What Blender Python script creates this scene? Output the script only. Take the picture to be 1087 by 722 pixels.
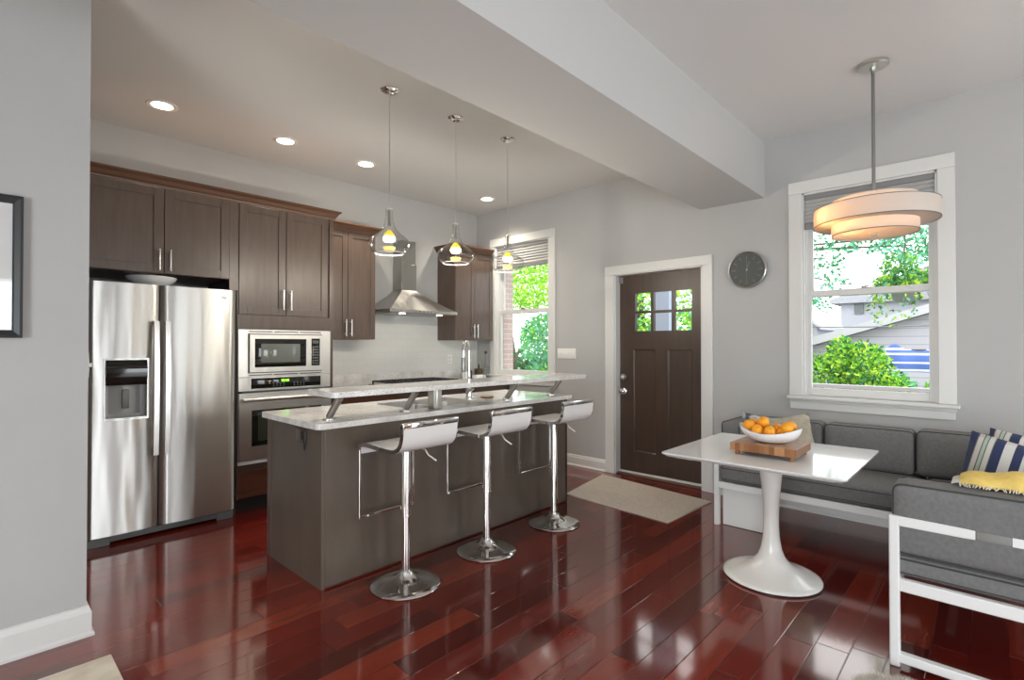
import bpy, bmesh, math, random
from mathutils import Vector, Matrix

# ------------------------------------------------------------------ scene, camera, light
S = bpy.context.scene
COL = S.collection
for o in list(bpy.data.objects):
    bpy.data.objects.remove(o)
S.view_settings.view_transform = 'Standard'
S.view_settings.look = 'None'
S.view_settings.exposure = 0.5
S.view_settings.gamma = 1.0
S.view_settings.use_curve_mapping = False
S.render.engine = 'CYCLES'
S.cycles.use_denoising = True
S.cycles.max_bounces = 10
S.cycles.diffuse_bounces = 5
S.cycles.glossy_bounces = 5
S.cycles.transmission_bounces = 6
S.cycles.transparent_max_bounces = 16
S.cycles.sample_clamp_indirect = 6.0
S.cycles.caustics_reflective = False
S.cycles.caustics_refractive = False

CAMZ = 1.36
cd = bpy.data.cameras.new('camera')
cd.sensor_fit = 'HORIZONTAL'
cd.sensor_width = 36.0
cd.lens = 36.0 * 547.0 / 1087.0
cd.clip_start = 0.05
cam = bpy.data.objects.new('camera', cd)
COL.objects.link(cam)
cam.location = (0, 0, CAMZ)
cam.rotation_euler = (math.radians(90.58), 0, math.radians(43.1 - 90))
S.camera = cam

SKY = 3.0
w = bpy.data.worlds.new('sky')
S.world = w
w.use_nodes = True
w.node_tree.nodes['Background'].inputs[0].default_value = (0.93, 0.97, 1.0, 1)
w.node_tree.nodes['Background'].inputs[1].default_value = SKY


def area(name, loc, rot, sx, sy, power, color=(1, 1, 1), portal=False, spread=None):
    d = bpy.data.lights.new(name, 'AREA')
    d.shape = 'RECTANGLE'
    d.size = sx
    d.size_y = sy
    d.energy = power
    d.color = color
    if spread:
        d.spread = spread
    o = bpy.data.objects.new(name, d)
    COL.objects.link(o)
    o.location = loc
    o.rotation_euler = rot
    if portal:
        d.cycles.is_portal = True
    return o


R90 = math.pi / 2
# daylight from unseen windows behind the camera; the side one is added fill
for wx, ww, pw in ((0.35, 1.0, 22), (2.38, 0.62, 17), (3.86, 0.5, 14)):
    area('daylight_front_window', (wx, -2.94, 1.12), (R90, 0, 0), ww, 2.1, pw, (0.88, 0.95, 1.0))
area('side_window_fill', (-3.14, -0.6, 1.12), (R90, 0, -R90), 2.4, 2.1, 88, (0.91, 0.965, 1.0))
ld = bpy.data.lights.new('warm_streak_light', 'POINT')  # added warm light for a streak on the refrigerator; no lamp stands there
ld.energy = 14
ld.color = (1.0, 0.74, 0.42)
ld.shadow_soft_size = 0.06
lo = bpy.data.objects.new('warm_streak_light', ld)
COL.objects.link(lo)
lo.location = (3.12, -2.5, 1.5)
# sky portals in the window openings that the photograph shows
area('portal_dining_window', (4.98, 0.72, 1.75), (R90, 0, R90), 0.9, 1.7, 1, portal=True)
area('portal_kitchen_window', (4.98, 4.29, 1.75), (R90, 0, R90), 0.9, 1.7, 1, portal=True)

# ------------------------------------------------------------------ helpers
XW, KY, CZ = 4.75, 5.10, 3.115


def loc_of(o):
    v = Vector((0, 0, 0))
    while o:
        v += o.location
        o = o.parent
    return v


def NB():
    return bmesh.new()


def finish(name, bm, mat, smooth=True, angle=35):
    bmesh.ops.recalc_face_normals(bm, faces=bm.faces)
    me = bpy.data.meshes.new(name)
    bm.to_mesh(me)
    bm.free()
    if smooth:
        for p in me.polygons:
            p.use_smooth = True
        me.set_sharp_from_angle(angle=math.radians(angle))
    if mat is not None:
        for m_ in (mat if isinstance(mat, (list, tuple)) else [mat]):
            me.materials.append(m_)
    return me


def part(parent, name, bm, mat, label=None, smooth=True, angle=35):
    me = finish(name, bm, mat, smooth, angle)
    me.transform(Matrix.Translation(-loc_of(parent)))
    o = bpy.data.objects.new(name, me)
    COL.objects.link(o)
    o.parent = parent
    if label:
        o['label'] = label
    return o


def thing(name, label, cat, loc, group=None):
    o = bpy.data.objects.new(name, None)
    o.empty_display_size = 0.1
    COL.objects.link(o)
    o.location = loc
    o['label'] = label
    o['category'] = cat
    if group:
        o['group'] = group
    return o


def solo(name, bm, mat, label=None, cat=None, group=None, kind=None, smooth=True, angle=35):
    me = finish(name, bm, mat, smooth, angle)
    xs = [v.co for v in me.vertices]
    c = Vector(((min(v.x for v in xs) + max(v.x for v in xs)) / 2,
                (min(v.y for v in xs) + max(v.y for v in xs)) / 2, min(v.z for v in xs)))
    me.transform(Matrix.Translation(-c))
    o = bpy.data.objects.new(name, me)
    COL.objects.link(o)
    o.location = c
    if label:
        o['label'] = label
    if cat:
        o['category'] = cat
    if group:
        o['group'] = group
    if kind:
        o['kind'] = kind
    return o


def struct(name, bm, mat, smooth=False):
    return solo(name, bm, mat, kind='structure', smooth=smooth)


def struct_root(name, loc, label=None):
    o = bpy.data.objects.new(name, None)
    COL.objects.link(o)
    o.location = loc
    o['kind'] = 'structure'
    if label:
        o['label'] = label
    return o


def copy_tree(o, parent=None):
    c = o.copy()
    COL.objects.link(c)
    c.parent = parent
    for ch in list(o.children):
        copy_tree(ch, c)
    return c


def box(bm, x0, x1, y0, y1, z0, z1, bev=0.0, seg=2):
    x0, x1 = min(x0, x1), max(x0, x1)
    y0, y1 = min(y0, y1), max(y0, y1)
    z0, z1 = min(z0, z1), max(z0, z1)
    v = [bm.verts.new((x, y, z)) for x in (x0, x1) for y in (y0, y1) for z in (z0, z1)]
    fs = [bm.faces.new([v[i] for i in q]) for q in
          ((0, 1, 3, 2), (4, 6, 7, 5), (0, 4, 5, 1), (2, 3, 7, 6), (0, 2, 6, 4), (1, 5, 7, 3))]
    if bev > 0:
        es = list({e for f in fs for e in f.edges})
        bmesh.ops.bevel(bm, geom=es, offset=bev, segments=seg, profile=0.5, affect='EDGES', clamp_overlap=True)
    return v


def wall_cells(bm, axis, a0, a1, u0, u1, z0, z1, holes):
    """slab normal to axis ('X' or 'Y') spanning u (the other horizontal axis) and z with rectangular holes"""
    us = sorted({u0, u1, *[h[0] for h in holes], *[h[1] for h in holes]})
    zs = sorted({z0, z1, *[h[2] for h in holes], *[h[3] for h in holes]})
    for i in range(len(us) - 1):
        for j in range(len(zs) - 1):
            mu, mz = (us[i] + us[i + 1]) / 2, (zs[j] + zs[j + 1]) / 2
            if any(h[0] < mu < h[1] and h[2] < mz < h[3] for h in holes):
                continue
            if axis == 'X':
                box(bm, a0, a1, us[i], us[i + 1], zs[j], zs[j + 1])
            elif axis == 'Y':
                box(bm, us[i], us[i + 1], a0, a1, zs[j], zs[j + 1])
            else:
                box(bm, us[i], us[i + 1], zs[j], zs[j + 1], a0, a1)
    bmesh.ops.remove_doubles(bm, verts=bm.verts, dist=1e-5)
    # drop the interior faces between neighbouring cells
    seen = {}
    for f in bm.faces:
        c = f.calc_center_median()
        k = (round(c.x, 4), round(c.y, 4), round(c.z, 4))
        seen.setdefault(k, []).append(f)
    kill = [f for l in seen.values() if len(l) > 1 for f in l]
    bmesh.ops.delete(bm, geom=kill, context='FACES')


def lathe(bm, prof, c=(0, 0, 0), seg=40, rot=None):
    rings = []
    M = rot or Matrix.Identity(3)
    c = Vector(c)
    for r, z in prof:
        if r < 1e-6:
            rings.append([bm.verts.new(c + M @ Vector((0, 0, z)))])
        else:
            rings.append([bm.verts.new(c + M @ Vector((r * math.cos(2 * math.pi * i / seg), r * math.sin(2 * math.pi * i / seg), z)))
                          for i in range(seg)])
    for a, b in zip(rings, rings[1:]):
        if len(a) == 1 and len(b) == 1:
            continue
        for i in range(seg):
            j = (i + 1) % seg
            if len(a) == 1:
                bm.faces.new((a[0], b[i], b[j]))
            elif len(b) == 1:
                bm.faces.new((a[i], b[0], a[j]))
            else:
                bm.faces.new((a[i], a[j], b[j], b[i]))


def cyl(bm, c, r, h, axis='Z', seg=28, r2=None):
    r2 = r if r2 is None else r2
    rot = {'Z': None, 'X': Matrix.Rotation(R90, 3, 'Y'), 'Y': Matrix.Rotation(-R90, 3, 'X')}[axis]
    lathe(bm, [(0, 0), (r, 0), (r2, h), (0, h)], c, seg, rot)


def tube(bm, pts, r, seg=10, closed=False):
    pts = [Vector(p) for p in pts]
    n = len(pts)
    rings = []
    up = None
    for i, p in enumerate(pts):
        if closed:
            t = (pts[(i + 1) % n] - pts[i - 1]).normalized()
        else:
            t = (pts[min(i + 1, n - 1)] - pts[max(i - 1, 0)]).normalized()
        if up is None:
            up = t.orthogonal().normalized()
        else:
            up = (up - t * up.dot(t))
            up = up.normalized() if up.length > 1e-6 else t.orthogonal().normalized()
        sd = t.cross(up)
        rr = r[i] if isinstance(r, (list, tuple)) else r
        rings.append([bm.verts.new(p + (up * math.cos(2 * math.pi * k / seg) + sd * math.sin(2 * math.pi * k / seg)) * rr) for k in range(seg)])
    for i in range(n if closed else n - 1):
        a, b = rings[i], rings[(i + 1) % n]
        for k in range(seg):
            j = (k + 1) % seg
            bm.faces.new((a[k], a[j], b[j], b[k]))
    if not closed:
        bm.faces.new(rings[0])
        bm.faces.new(rings[-1])


def prism(bm, poly, axis, a, b):
    """extrude a 2-D polygon along an axis; poly gives the two other coordinates in order"""
    def mk(p, t):
        return {'X': (t, p[0], p[1]), 'Y': (p[0], t, p[1]), 'Z': (p[0], p[1], t)}[axis]
    A = [bm.verts.new(mk(p, a)) for p in poly]
    B = [bm.verts.new(mk(p, b)) for p in poly]
    n = len(poly)
    for i in range(n):
        j = (i + 1) % n
        bm.faces.new((A[i], A[j], B[j], B[i]))
    bm.faces.new(A)
    bm.faces.new(B)


def arc(c, r, a0, a1, n):
    return [(c[0] + r * math.cos(math.radians(a0 + (a1 - a0) * i / n)), c[1] + r * math.sin(math.radians(a0 + (a1 - a0) * i / n))) for i in range(n + 1)]


def cushion(bm, x0, x1, y0, y1, z0, z1, r=0.03, puff=(0.0, 0.0, 0.0), n=10, M=None):
    """rounded, slightly swollen upholstery block"""
    lo, hi = Vector((x0, y0, z0)), Vector((x1, y1, z1))
    c, h = (lo + hi) / 2, (hi - lo) / 2
    t = bmesh.new()
    bmesh.ops.create_cube(t, size=2)
    bmesh.ops.subdivide_edges(t, edges=t.edges, cuts=n, use_grid_fill=True)

    def sp(u, hh):                       # concentrate rows near the edges
        s = math.copysign(abs(u) ** 0.6, u)
        return s * hh
    rr = min(r, min(h) * 0.98)
    out = []
    for v in t.verts:
        p = Vector((sp(v.co.x, h.x), sp(v.co.y, h.y), sp(v.co.z, h.z)))
        q = Vector([max(-h[i] + rr, min(h[i] - rr, p[i])) for i in range(3)])
        d = p - q
        if d.length > 1e-9:
            p = q + d.normalized() * rr
        u = [p[i] / h[i] for i in range(3)]
        for i in range(3):
            if puff[i]:
                j, k = (i + 1) % 3, (i + 2) % 3
                p[i] += u[i] * puff[i] * max(0, 1 - u[j] ** 2) * max(0, 1 - u[k] ** 2)
        p += c
        if M is not None:
            p = M @ p
        out.append(p)
    t.verts.index_update()
    vs = [bm.verts.new(p) for p in out]
    for f in t.faces:
        bm.faces.new([vs[v.index] for v in f.verts])
    t.free()


def rect_loop(axis, t, u0, u1, v0, v1, r=0.02, n=4):
    pts = []
    for (cu, cv, a) in ((u1 - r, v1 - r, 0), (u0 + r, v1 - r, 90), (u0 + r, v0 + r, 180), (u1 - r, v0 + r, 270)):
        pts += arc((cu, cv), r, a, a + 90, n)
    f = {'X': lambda p: (t, p[0], p[1]), 'Y': lambda p: (p[0], t, p[1]), 'Z': lambda p: (p[0], p[1], t)}[axis]
    return [f(p) for p in pts]


def leaves(bm, rng, n, pos, size, up=0.3, mats=1):
    for _ in range(n):
        p = Vector(pos(rng))
        d = Vector((rng.uniform(-1, 1), rng.uniform(-1, 1), rng.uniform(-1, 1) + up))
        if d.length < 0.05:
            continue
        d.normalize()
        sd = d.orthogonal().normalized()
        sd = Matrix.Rotation(rng.uniform(0, 6.28), 3, d) @ sd
        nn = d.cross(sd)
        L = size * rng.uniform(0.6, 1.3)
        W = L * 0.28
        a = bm.verts.new(p)
        b = bm.verts.new(p + d * L * 0.45 + sd * W + nn * W * 0.3)
        c = bm.verts.new(p + d * L)
        e = bm.verts.new(p + d * L * 0.45 - sd * W + nn * W * 0.3)
        m = rng.randrange(mats)
        for f in (bm.faces.new((a, b, c)), bm.faces.new((a, c, e))):
            f.material_index = m


def in_blob(c, r):
    def f(g):
        while True:
            v = Vector((g.uniform(-1, 1), g.uniform(-1, 1), g.uniform(-1, 1)))
            if v.length <= 1:
                v = v * (v.length ** -0.35 if v.length > 0.05 else 1)
                return (c[0] + v.x * r[0], c[1] + v.y * r[1], c[2] + v.z * r[2])
    return f


# ------------------------------------------------------------------ materials
def mat(name, color, rough=0.5, metal=0.0, **kw):
    m = bpy.data.materials.new(name)
    m.use_nodes = True
    b = m.node_tree.nodes['Principled BSDF']
    b.inputs['Base Color'].default_value = (*color, 1)
    b.inputs['Roughness'].default_value = rough
    b.inputs['Metallic'].default_value = metal
    for k, v in kw.items():
        b.inputs[k].default_value = v
    return m


class NT:
    """small node-tree writer"""
    def __init__(self, m):
        self.t = m.node_tree
        self.b = self.t.nodes.get('Principled BSDF')

    def n(self, kind, **kw):
        x = self.t.nodes.new(kind)
        for k, v in kw.items():
            setattr(x, k, v)
        return x

    def l(self, a, b):
        self.t.links.new(a, b)

    def val(self, sock, v):
        if hasattr(v, 'is_output'):
            self.l(v, sock)
        else:
            sock.default_value = v

    def math(self, op, a, b=0.0, c=None):
        x = self.n('ShaderNodeMath', operation=op)
        self.val(x.inputs[0], a)
        self.val(x.inputs[1], b)
        if c is not None:
            self.val(x.inputs[2], c)
        return x.outputs[0]

    def coord(self, scale=(1, 1, 1)):
        tc = self.n('ShaderNodeTexCoord')
        mp = self.n('ShaderNodeMapping')
        mp.inputs['Scale'].default_value = scale
        self.l(tc.outputs['Object'], mp.inputs[0])
        return mp.outputs[0]

    def noise(self, vec, scale, detail=3, rough=0.5):
        x = self.n('ShaderNodeTexNoise')
        if vec is not None:
            self.l(vec, x.inputs['Vector'])
        x.inputs['Scale'].default_value = scale
        x.inputs['Detail'].default_value = detail
        x.inputs['Roughness'].default_value = rough
        return x.outputs['Fac']

    def ramp(self, fac, stops):
        x = self.n('ShaderNodeValToRGB')
        cr = x.color_ramp
        while len(cr.elements) > 1:
            cr.elements.remove(cr.elements[-1])
        for i, (p, c) in enumerate(stops):
            e = cr.elements[0] if i == 0 else cr.elements.new(p)
            e.position = p
            e.color = (*c, 1)
        self.l(fac, x.inputs[0])
        return x.outputs[0]

    def mix(self, fac, a, b, mode='MIX'):
        x = self.n('ShaderNodeMix', data_type='RGBA', blend_type=mode)
        self.val(x.inputs[0], fac)
        for s, v in ((x.inputs[6], a), (x.inputs[7], b)):
            if hasattr(v, 'is_output'):
                self.l(v, s)
            else:
                s.default_value = (*v, 1)
        return x.outputs[2]

    def bump(self, h, strength=0.1, dist=0.01):
        x = self.n('ShaderNodeBump')
        x.inputs['Strength'].default_value = strength
        x.inputs['Distance'].default_value = dist
        self.l(h, x.inputs['Height'])
        self.l(x.outputs[0], self.b.inputs['Normal'])


def noisy(name, stops, scale, rough=0.5, stretch=(1, 1, 1), detail=4, bump=0.0, bscale=None, bdist=0.004, **kw):
    m = mat(name, stops[0][1], rough, **kw)
    t = NT(m)
    v = t.coord(stretch)
    f = t.noise(v, scale, detail)
    t.l(t.ramp(f, stops), t.b.inputs['Base Color'])
    if bump:
        t.bump(t.noise(v, bscale or scale, 2), bump, bdist)
    return m


def thin_glass(name, tint=(1, 1, 1), gloss=1.0, edge=None, ior=1.45, rough=0.0):
    m = bpy.data.materials.new(name)
    m.use_nodes = True
    t = NT(m)
    t.t.nodes.remove(t.b)
    out = t.t.nodes['Material Output']
    tr = t.n('ShaderNodeBsdfTransparent')
    gl = t.n('ShaderNodeBsdfGlossy')
    gl.inputs['Roughness'].default_value = rough
    lf = t.n('ShaderNodeLayerWeight')
    lf.inputs[0].default_value = 0.5
    fr = t.math('MULTIPLY_ADD', t.math('POWER', lf.outputs['Facing'], 2.6), 0.75, 0.045)
    if edge:
        lw = t.n('ShaderNodeLayerWeight')
        lw.inputs[0].default_value = 0.35
        t.l(t.mix(t.math('POWER', lw.outputs['Facing'], 2.0), tint, edge), tr.inputs[0])
    else:
        tr.inputs[0].default_value = (*tint, 1)
    mx = t.n('ShaderNodeMixShader')
    t.l(t.math('MULTIPLY', fr, gloss), mx.inputs[0])
    t.l(tr.outputs[0], mx.inputs[1])
    t.l(gl.outputs[0], mx.inputs[2])
    t.l(mx.outputs[0], out.inputs[0])
    return m


def emit(name, color, strength):
    m = mat(name, color, 0.5)
    b = m.node_tree.nodes['Principled BSDF']
    b.inputs['Emission Color'].default_value = (*color, 1)
    b.inputs['Emission Strength'].default_value = strength
    return m


M = {}
M['wall'] = noisy('wall_paint', [(0.3, (0.435, 0.437, 0.43)), (0.7, (0.45, 0.452, 0.445))], 3, 0.75)
M['ceil'] = mat('ceiling_paint', (0.66, 0.66, 0.65), 0.85)
M['beam'] = mat('beam_paint', (0.52, 0.525, 0.52), 0.85)
M['trim'] = mat('white_trim_paint', (0.66, 0.66, 0.64), 0.35)
M['cab'] = noisy('stained_cabinet_wood', [(0.25, (0.082, 0.056, 0.043)), (0.75, (0.110, 0.077, 0.060))], 6, 0.33, (6, 6, 0.6), bump=0.02)
M['crown'] = noisy('stained_crown_wood', [(0.25, (0.085, 0.040, 0.021)), (0.75, (0.118, 0.057, 0.031))], 5, 0.4, (0.6, 5, 5))
M['island'] = noisy('stained_island_panel', [(0.25, (0.094, 0.073, 0.056)), (0.75, (0.122, 0.096, 0.075))], 4, 0.34, (2, 2, 0.7))
M['redwood'] = noisy('cherry_brown_wood', [(0.25, (0.085, 0.032, 0.018)), (0.75, (0.13, 0.05, 0.028))], 5, 0.4, (0.5, 4, 4))
M['dark'] = mat('dark_recess', (0.02, 0.018, 0.016), 0.6)
M['doorw'] = noisy('dark_door_wood', [(0.25, (0.048, 0.030, 0.022)), (0.75, (0.068, 0.042, 0.031))], 5, 0.38, (5, 5, 0.5), bump=0.02)
M['chrome'] = mat('chrome', (0.78, 0.78, 0.77), 0.06, 1.0)
M['nickel'] = mat('satin_nickel', (0.66, 0.65, 0.62), 0.28, 1.0)
M['steel_dark'] = mat('grey_metal', (0.30, 0.30, 0.29), 0.35, 1.0)
M['blackglass'] = mat('black_glass', (0.012, 0.012, 0.010), 0.05)
M['ovenglass'] = mat('oven_glass', (0.05, 0.055, 0.04), 0.04)
M['blackp'] = mat('black_plastic', (0.015, 0.015, 0.015), 0.35)
M['greyp'] = mat('grey_plastic', (0.16, 0.17, 0.17), 0.4)
M['silverp'] = mat('silver_plastic', (0.46, 0.46, 0.45), 0.35)
M['whitep'] = mat('white_plastic', (0.80, 0.80, 0.77), 0.35)
M['lacquer'] = mat('white_lacquer', (0.82, 0.81, 0.77), 0.12)
M['tabletop'] = mat('white_gloss_top', (0.80, 0.81, 0.80), 0.07)
M['whitemetal'] = mat('white_powder_coat', (0.80, 0.81, 0.79), 0.4)
M['stoolseat'] = mat('white_stool_leatherette', (0.76, 0.75, 0.73), 0.3)
M['ceramic'] = mat('white_ceramic', (0.80, 0.81, 0.82), 0.18)
M['pane'] = thin_glass('window_glass', (0.97, 0.985, 0.985), 0.5)
M['doorpane'] = thin_glass('door_glass', (0.97, 0.985, 0.985), 0.5)
M['pendglass'] = thin_glass('pendant_glass', (0.97, 0.97, 0.965), 0.9, (0.62, 0.63, 0.62))
M['bottleglass'] = thin_glass('bottle_glass', (0.85, 0.87, 0.85), 1.0, (0.5, 0.52, 0.5))
M['picglass'] = thin_glass('picture_glass', (1, 1, 1), 1.0)
M['bulb'] = emit('lit_bulb', (1.0, 0.93, 0.78), 9)
M['amber'] = emit('glowing_amber_glass', (0.95, 0.72, 0.03), 0.55)
M['amberdim'] = emit('pale_lit_glass', (0.9, 0.72, 0.25), 0.4)
M['downlens'] = emit('downlight_lens', (1.0, 0.90, 0.74), 9)
M['green'] = emit('green_display_digits', (0.35, 1.0, 0.05), 2.0)
M['grout'] = mat('pale_grout', (0.7, 0.7, 0.68), 0.7)
M['fabric'] = noisy('charcoal_outdoor_fabric', [(0.3, (0.148, 0.15, 0.148)), (0.7, (0.188, 0.19, 0.187))], 60, 0.85, bump=0.15, bscale=220, bdist=0.002)
M['piping'] = mat('dark_piping', (0.05, 0.05, 0.05), 0.8)
M['beige'] = noisy('beige_fabric', [(0.35, (0.42, 0.38, 0.29)), (0.65, (0.52, 0.48, 0.39))], 25, 0.9, bump=0.2, bscale=120)
M['yellow'] = noisy('yellow_cloth', [(0.3, (0.78, 0.55, 0.13)), (0.7, (0.86, 0.64, 0.20))], 40, 0.9, bump=0.25, bscale=150)
M['fringe'] = mat('white_fringe', (0.78, 0.76, 0.70), 0.9)
M['mat'] = noisy('tan_woven_mat', [(0.35, (0.56, 0.49, 0.41)), (0.65, (0.66, 0.59, 0.50))], 30, 0.95, (1, 3, 1), bump=0.3, bscale=160)
M['rug'] = noisy('pale_rug', [(0.35, (0.52, 0.47, 0.38)), (0.62, (0.66, 0.61, 0.51)), (0.8, (0.5, 0.5, 0.48))], 9, 0.95, bump=0.3, bscale=140)
M['shag'] = mat('pale_shag_pile', (0.78, 0.74, 0.66), 0.95)
M['orange'] = noisy('orange_peel', [(0.3, (0.86, 0.32, 0.008)), (0.7, (0.95, 0.42, 0.02))], 12, 0.42, bump=0.12, bscale=160)
M['clock'] = mat('clock_dial', (0.065, 0.072, 0.066), 0.5)
M['clockmark'] = mat('clock_markers', (0.20, 0.21, 0.20), 0.5)
M['blind'] = mat('grey_blind_fabric', (0.46, 0.46, 0.45), 0.8)
M['blindrail'] = mat('grey_blind_rail', (0.22, 0.22, 0.22), 0.5)
M['frameblk'] = mat('black_picture_frame', (0.03, 0.033, 0.036), 0.35)
M['picmat'] = mat('white_picture_mat', (0.75, 0.75, 0.74), 0.8)
M['amberj'] = mat('brown_jar', (0.08, 0.06, 0.03), 0.3)
M['blueprint'] = noisy('blue_patterned_fabric', [(0.45, (0.07, 0.085, 0.10)), (0.55, (0.45, 0.48, 0.50))], 14, 0.9)
M['browndish'] = mat('brown_dish', (0.22, 0.13, 0.06), 0.4)
M['brass'] = mat('brown_cover', (0.10, 0.07, 0.05), 0.4)


def steel(name, base, rough, aniso):
    m = mat(name, base, rough, 1.0)
    t = NT(m)
    v = t.coord((5.0, 1.0, 0.7))
    h = t.noise(v, 1.5, 1)
    t.b.inputs['Anisotropic'].default_value = aniso
    tg = t.n('ShaderNodeTangent', direction_type='RADIAL', axis='Z')
    t.l(tg.outputs[0], t.b.inputs['Tangent'])
    t.b.inputs['Anisotropic Rotation'].default_value = 0.25
    t.bump(h, 0.16, 0.05)
    return m


M['steel'] = steel('brushed_stainless_steel', (0.60, 0.595, 0.57), 0.36, 0.93)
M['steel4'] = steel('brushed_steel_canopy', (0.50, 0.49, 0.47), 0.3, 0.5)
M['steel3'] = steel('brushed_steel_chimney', (0.40, 0.395, 0.375), 0.26, 0.6)
M['steel2'] = steel('brushed_steel_trim', (0.68, 0.67, 0.64), 0.34, 0.6)


def floor_mat():
    m = mat('cherry_plank_floor', (0.08, 0.012, 0.01), 0.12)
    t = NT(m)
    g = t.n('ShaderNodeNewGeometry')
    sx = t.n('ShaderNodeSeparateXYZ')
    t.l(g.outputs['Position'], sx.inputs[0])
    X, Y = sx.outputs[0], sx.outputs[1]
    W, L = 0.1285, 1.05
    yr = t.math('DIVIDE', t.math('ADD', Y, 10 * W - 1.3765 + 10 * W), W)
    row = t.math('FLOOR', yr)
    fy = t.math('FRACT', yr)
    wn = t.n('ShaderNodeTexWhiteNoise', noise_dimensions='1D')
    t.l(row, wn.inputs['W'])
    xr = t.math('DIVIDE', t.math('ADD', X, t.math('MULTIPLY_ADD', wn.outputs['Value'], L * 3, 20.0)), L)
    colm = t.math('FLOOR', xr)
    fx = t.math('FRACT', xr)
    cb = t.n('ShaderNodeCombineXYZ')
    t.l(row, cb.inputs[0])
    t.l(colm, cb.inputs[1])
    wn2 = t.n('ShaderNodeTexWhiteNoise', noise_dimensions='3D')
    t.l(cb.outputs[0], wn2.inputs['Vector'])
    rnd = wn2.outputs['Value']
    tone = t.ramp(rnd, [(0.0, (0.072, 0.0085, 0.0068)), (0.3, (0.112, 0.0100, 0.0072)), (0.6, (0.148, 0.0130, 0.0082)), (0.85, (0.185, 0.019, 0.010)), (1.0, (0.215, 0.030, 0.014))])
    gv = t.n('ShaderNodeCombineXYZ')
    t.l(t.math('MULTIPLY', X, 1.2), gv.inputs[0])
    t.l(t.math('MULTIPLY', Y, 14.0), gv.inputs[1])
    t.l(t.math('MULTIPLY', rnd, 40.0), gv.inputs[2])
    grain = t.noise(gv.outputs[0], 2.2, 4, 0.6)
    tone = t.mix(1.0, tone, t.ramp(grain, [(0.3, (0.86, 0.85, 0.85)), (0.7, (1.1, 1.08, 1.06))]), 'MULTIPLY')
    ey = t.math('MULTIPLY', t.math('MINIMUM', fy, t.math('SUBTRACT', 1.0, fy)), W)
    ex = t.math('MULTIPLY', t.math('MINIMUM', fx, t.math('SUBTRACT', 1.0, fx)), L)
    e = t.math('MINIMUM', ey, ex)
    seam = t.math('LESS_THAN', e, 0.0011)
    t.l(t.mix(seam, tone, (0.012, 0.005, 0.004)), t.b.inputs['Base Color'])
    prof = t.math('MINIMUM', t.math('DIVIDE', e, 0.0035), 1.0)
    lv = t.n('ShaderNodeCombineXYZ')
    t.l(t.math('MULTIPLY', X, 1.3), lv.inputs[0])
    t.l(t.math('MULTIPLY', Y, 2.6), lv.inputs[1])
    wav = t.noise(lv.outputs[0], 1.4, 1)
    tilt = t.math('MULTIPLY', t.math('SUBTRACT', rnd, 0.5), t.math('MULTIPLY', fy, 0.05))
    t.bump(t.math('ADD', t.math('ADD', prof, t.math('MULTIPLY', wav, 1.2)), tilt), 0.35, 0.0016)
    t.b.inputs['Specular IOR Level'].default_value = 1.0
    t.b.inputs['Specular Tint'].default_value = (1.0, 0.74, 0.62, 1)
    t.b.inputs['Coat Weight'].default_value = 0.35
    t.b.inputs['Coat Roughness'].default_value = 0.07
    t.b.inputs['Coat IOR'].default_value = 1.6
    t.l(t.math('MULTIPLY_ADD', grain, 0.03, 0.10), t.b.inputs['Roughness'])
    return m


M['floor'] = floor_mat()


def granite():
    m = mat('speckled_granite', (0.6, 0.58, 0.55), 0.10)
    t = NT(m)
    v = t.coord((1, 1, 1))
    a = t.ramp(t.noise(v, 9, 5, 0.6), [(0.30, (0.60, 0.59, 0.57)), (0.48, (0.74, 0.72, 0.69)), (0.7, (0.83, 0.82, 0.79))])
    sp = t.noise(v, 75, 3, 0.7)
    k = t.ramp(sp, [(0.33, (0.5, 0.49, 0.48)), (0.42, (1, 1, 1)), (0.62, (1, 1, 1)), (0.7, (1.15, 1.13, 1.1))])
    t.l(t.mix(1.0, a, k, 'MULTIPLY'), t.b.inputs['Base Color'])
    return m


M['granite'] = granite()


def brickish(name, c1, c2, mortar, bw, bh, mort, rough, vecmap, bump=0.3, offset=0.5):
    m = mat(name, c1, rough)
    t = NT(m)
    tc = t.n('ShaderNodeTexCoord')
    s = t.n('ShaderNodeSeparateXYZ')
    t.l(tc.outputs['Object'], s.inputs[0])
    cb = t.n('ShaderNodeCombineXYZ')
    t.l(s.outputs[vecmap[0]], cb.inputs[0])
    t.l(s.outputs[vecmap[1]], cb.inputs[1])
    b = t.n('ShaderNodeTexBrick')
    b.offset = offset
    t.l(cb.outputs[0], b.inputs['Vector'])
    b.inputs['Color1'].default_value = (*c1, 1)
    b.inputs['Color2'].default_value = (*c2, 1)
    b.inputs['Mortar'].default_value = (*mortar, 1)
    b.inputs['Scale'].default_value = 1.0
    b.inputs['Mortar Size'].default_value = mort
    b.inputs['Brick Width'].default_value = bw
    b.inputs['Row Height'].default_value = bh
    t.l(b.outputs['Color'], t.b.inputs['Base Color'])
    inv = t.math('SUBTRACT', 1.0, b.outputs['Fac'])
    t.bump(inv, bump, 0.003)
    return m


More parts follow.
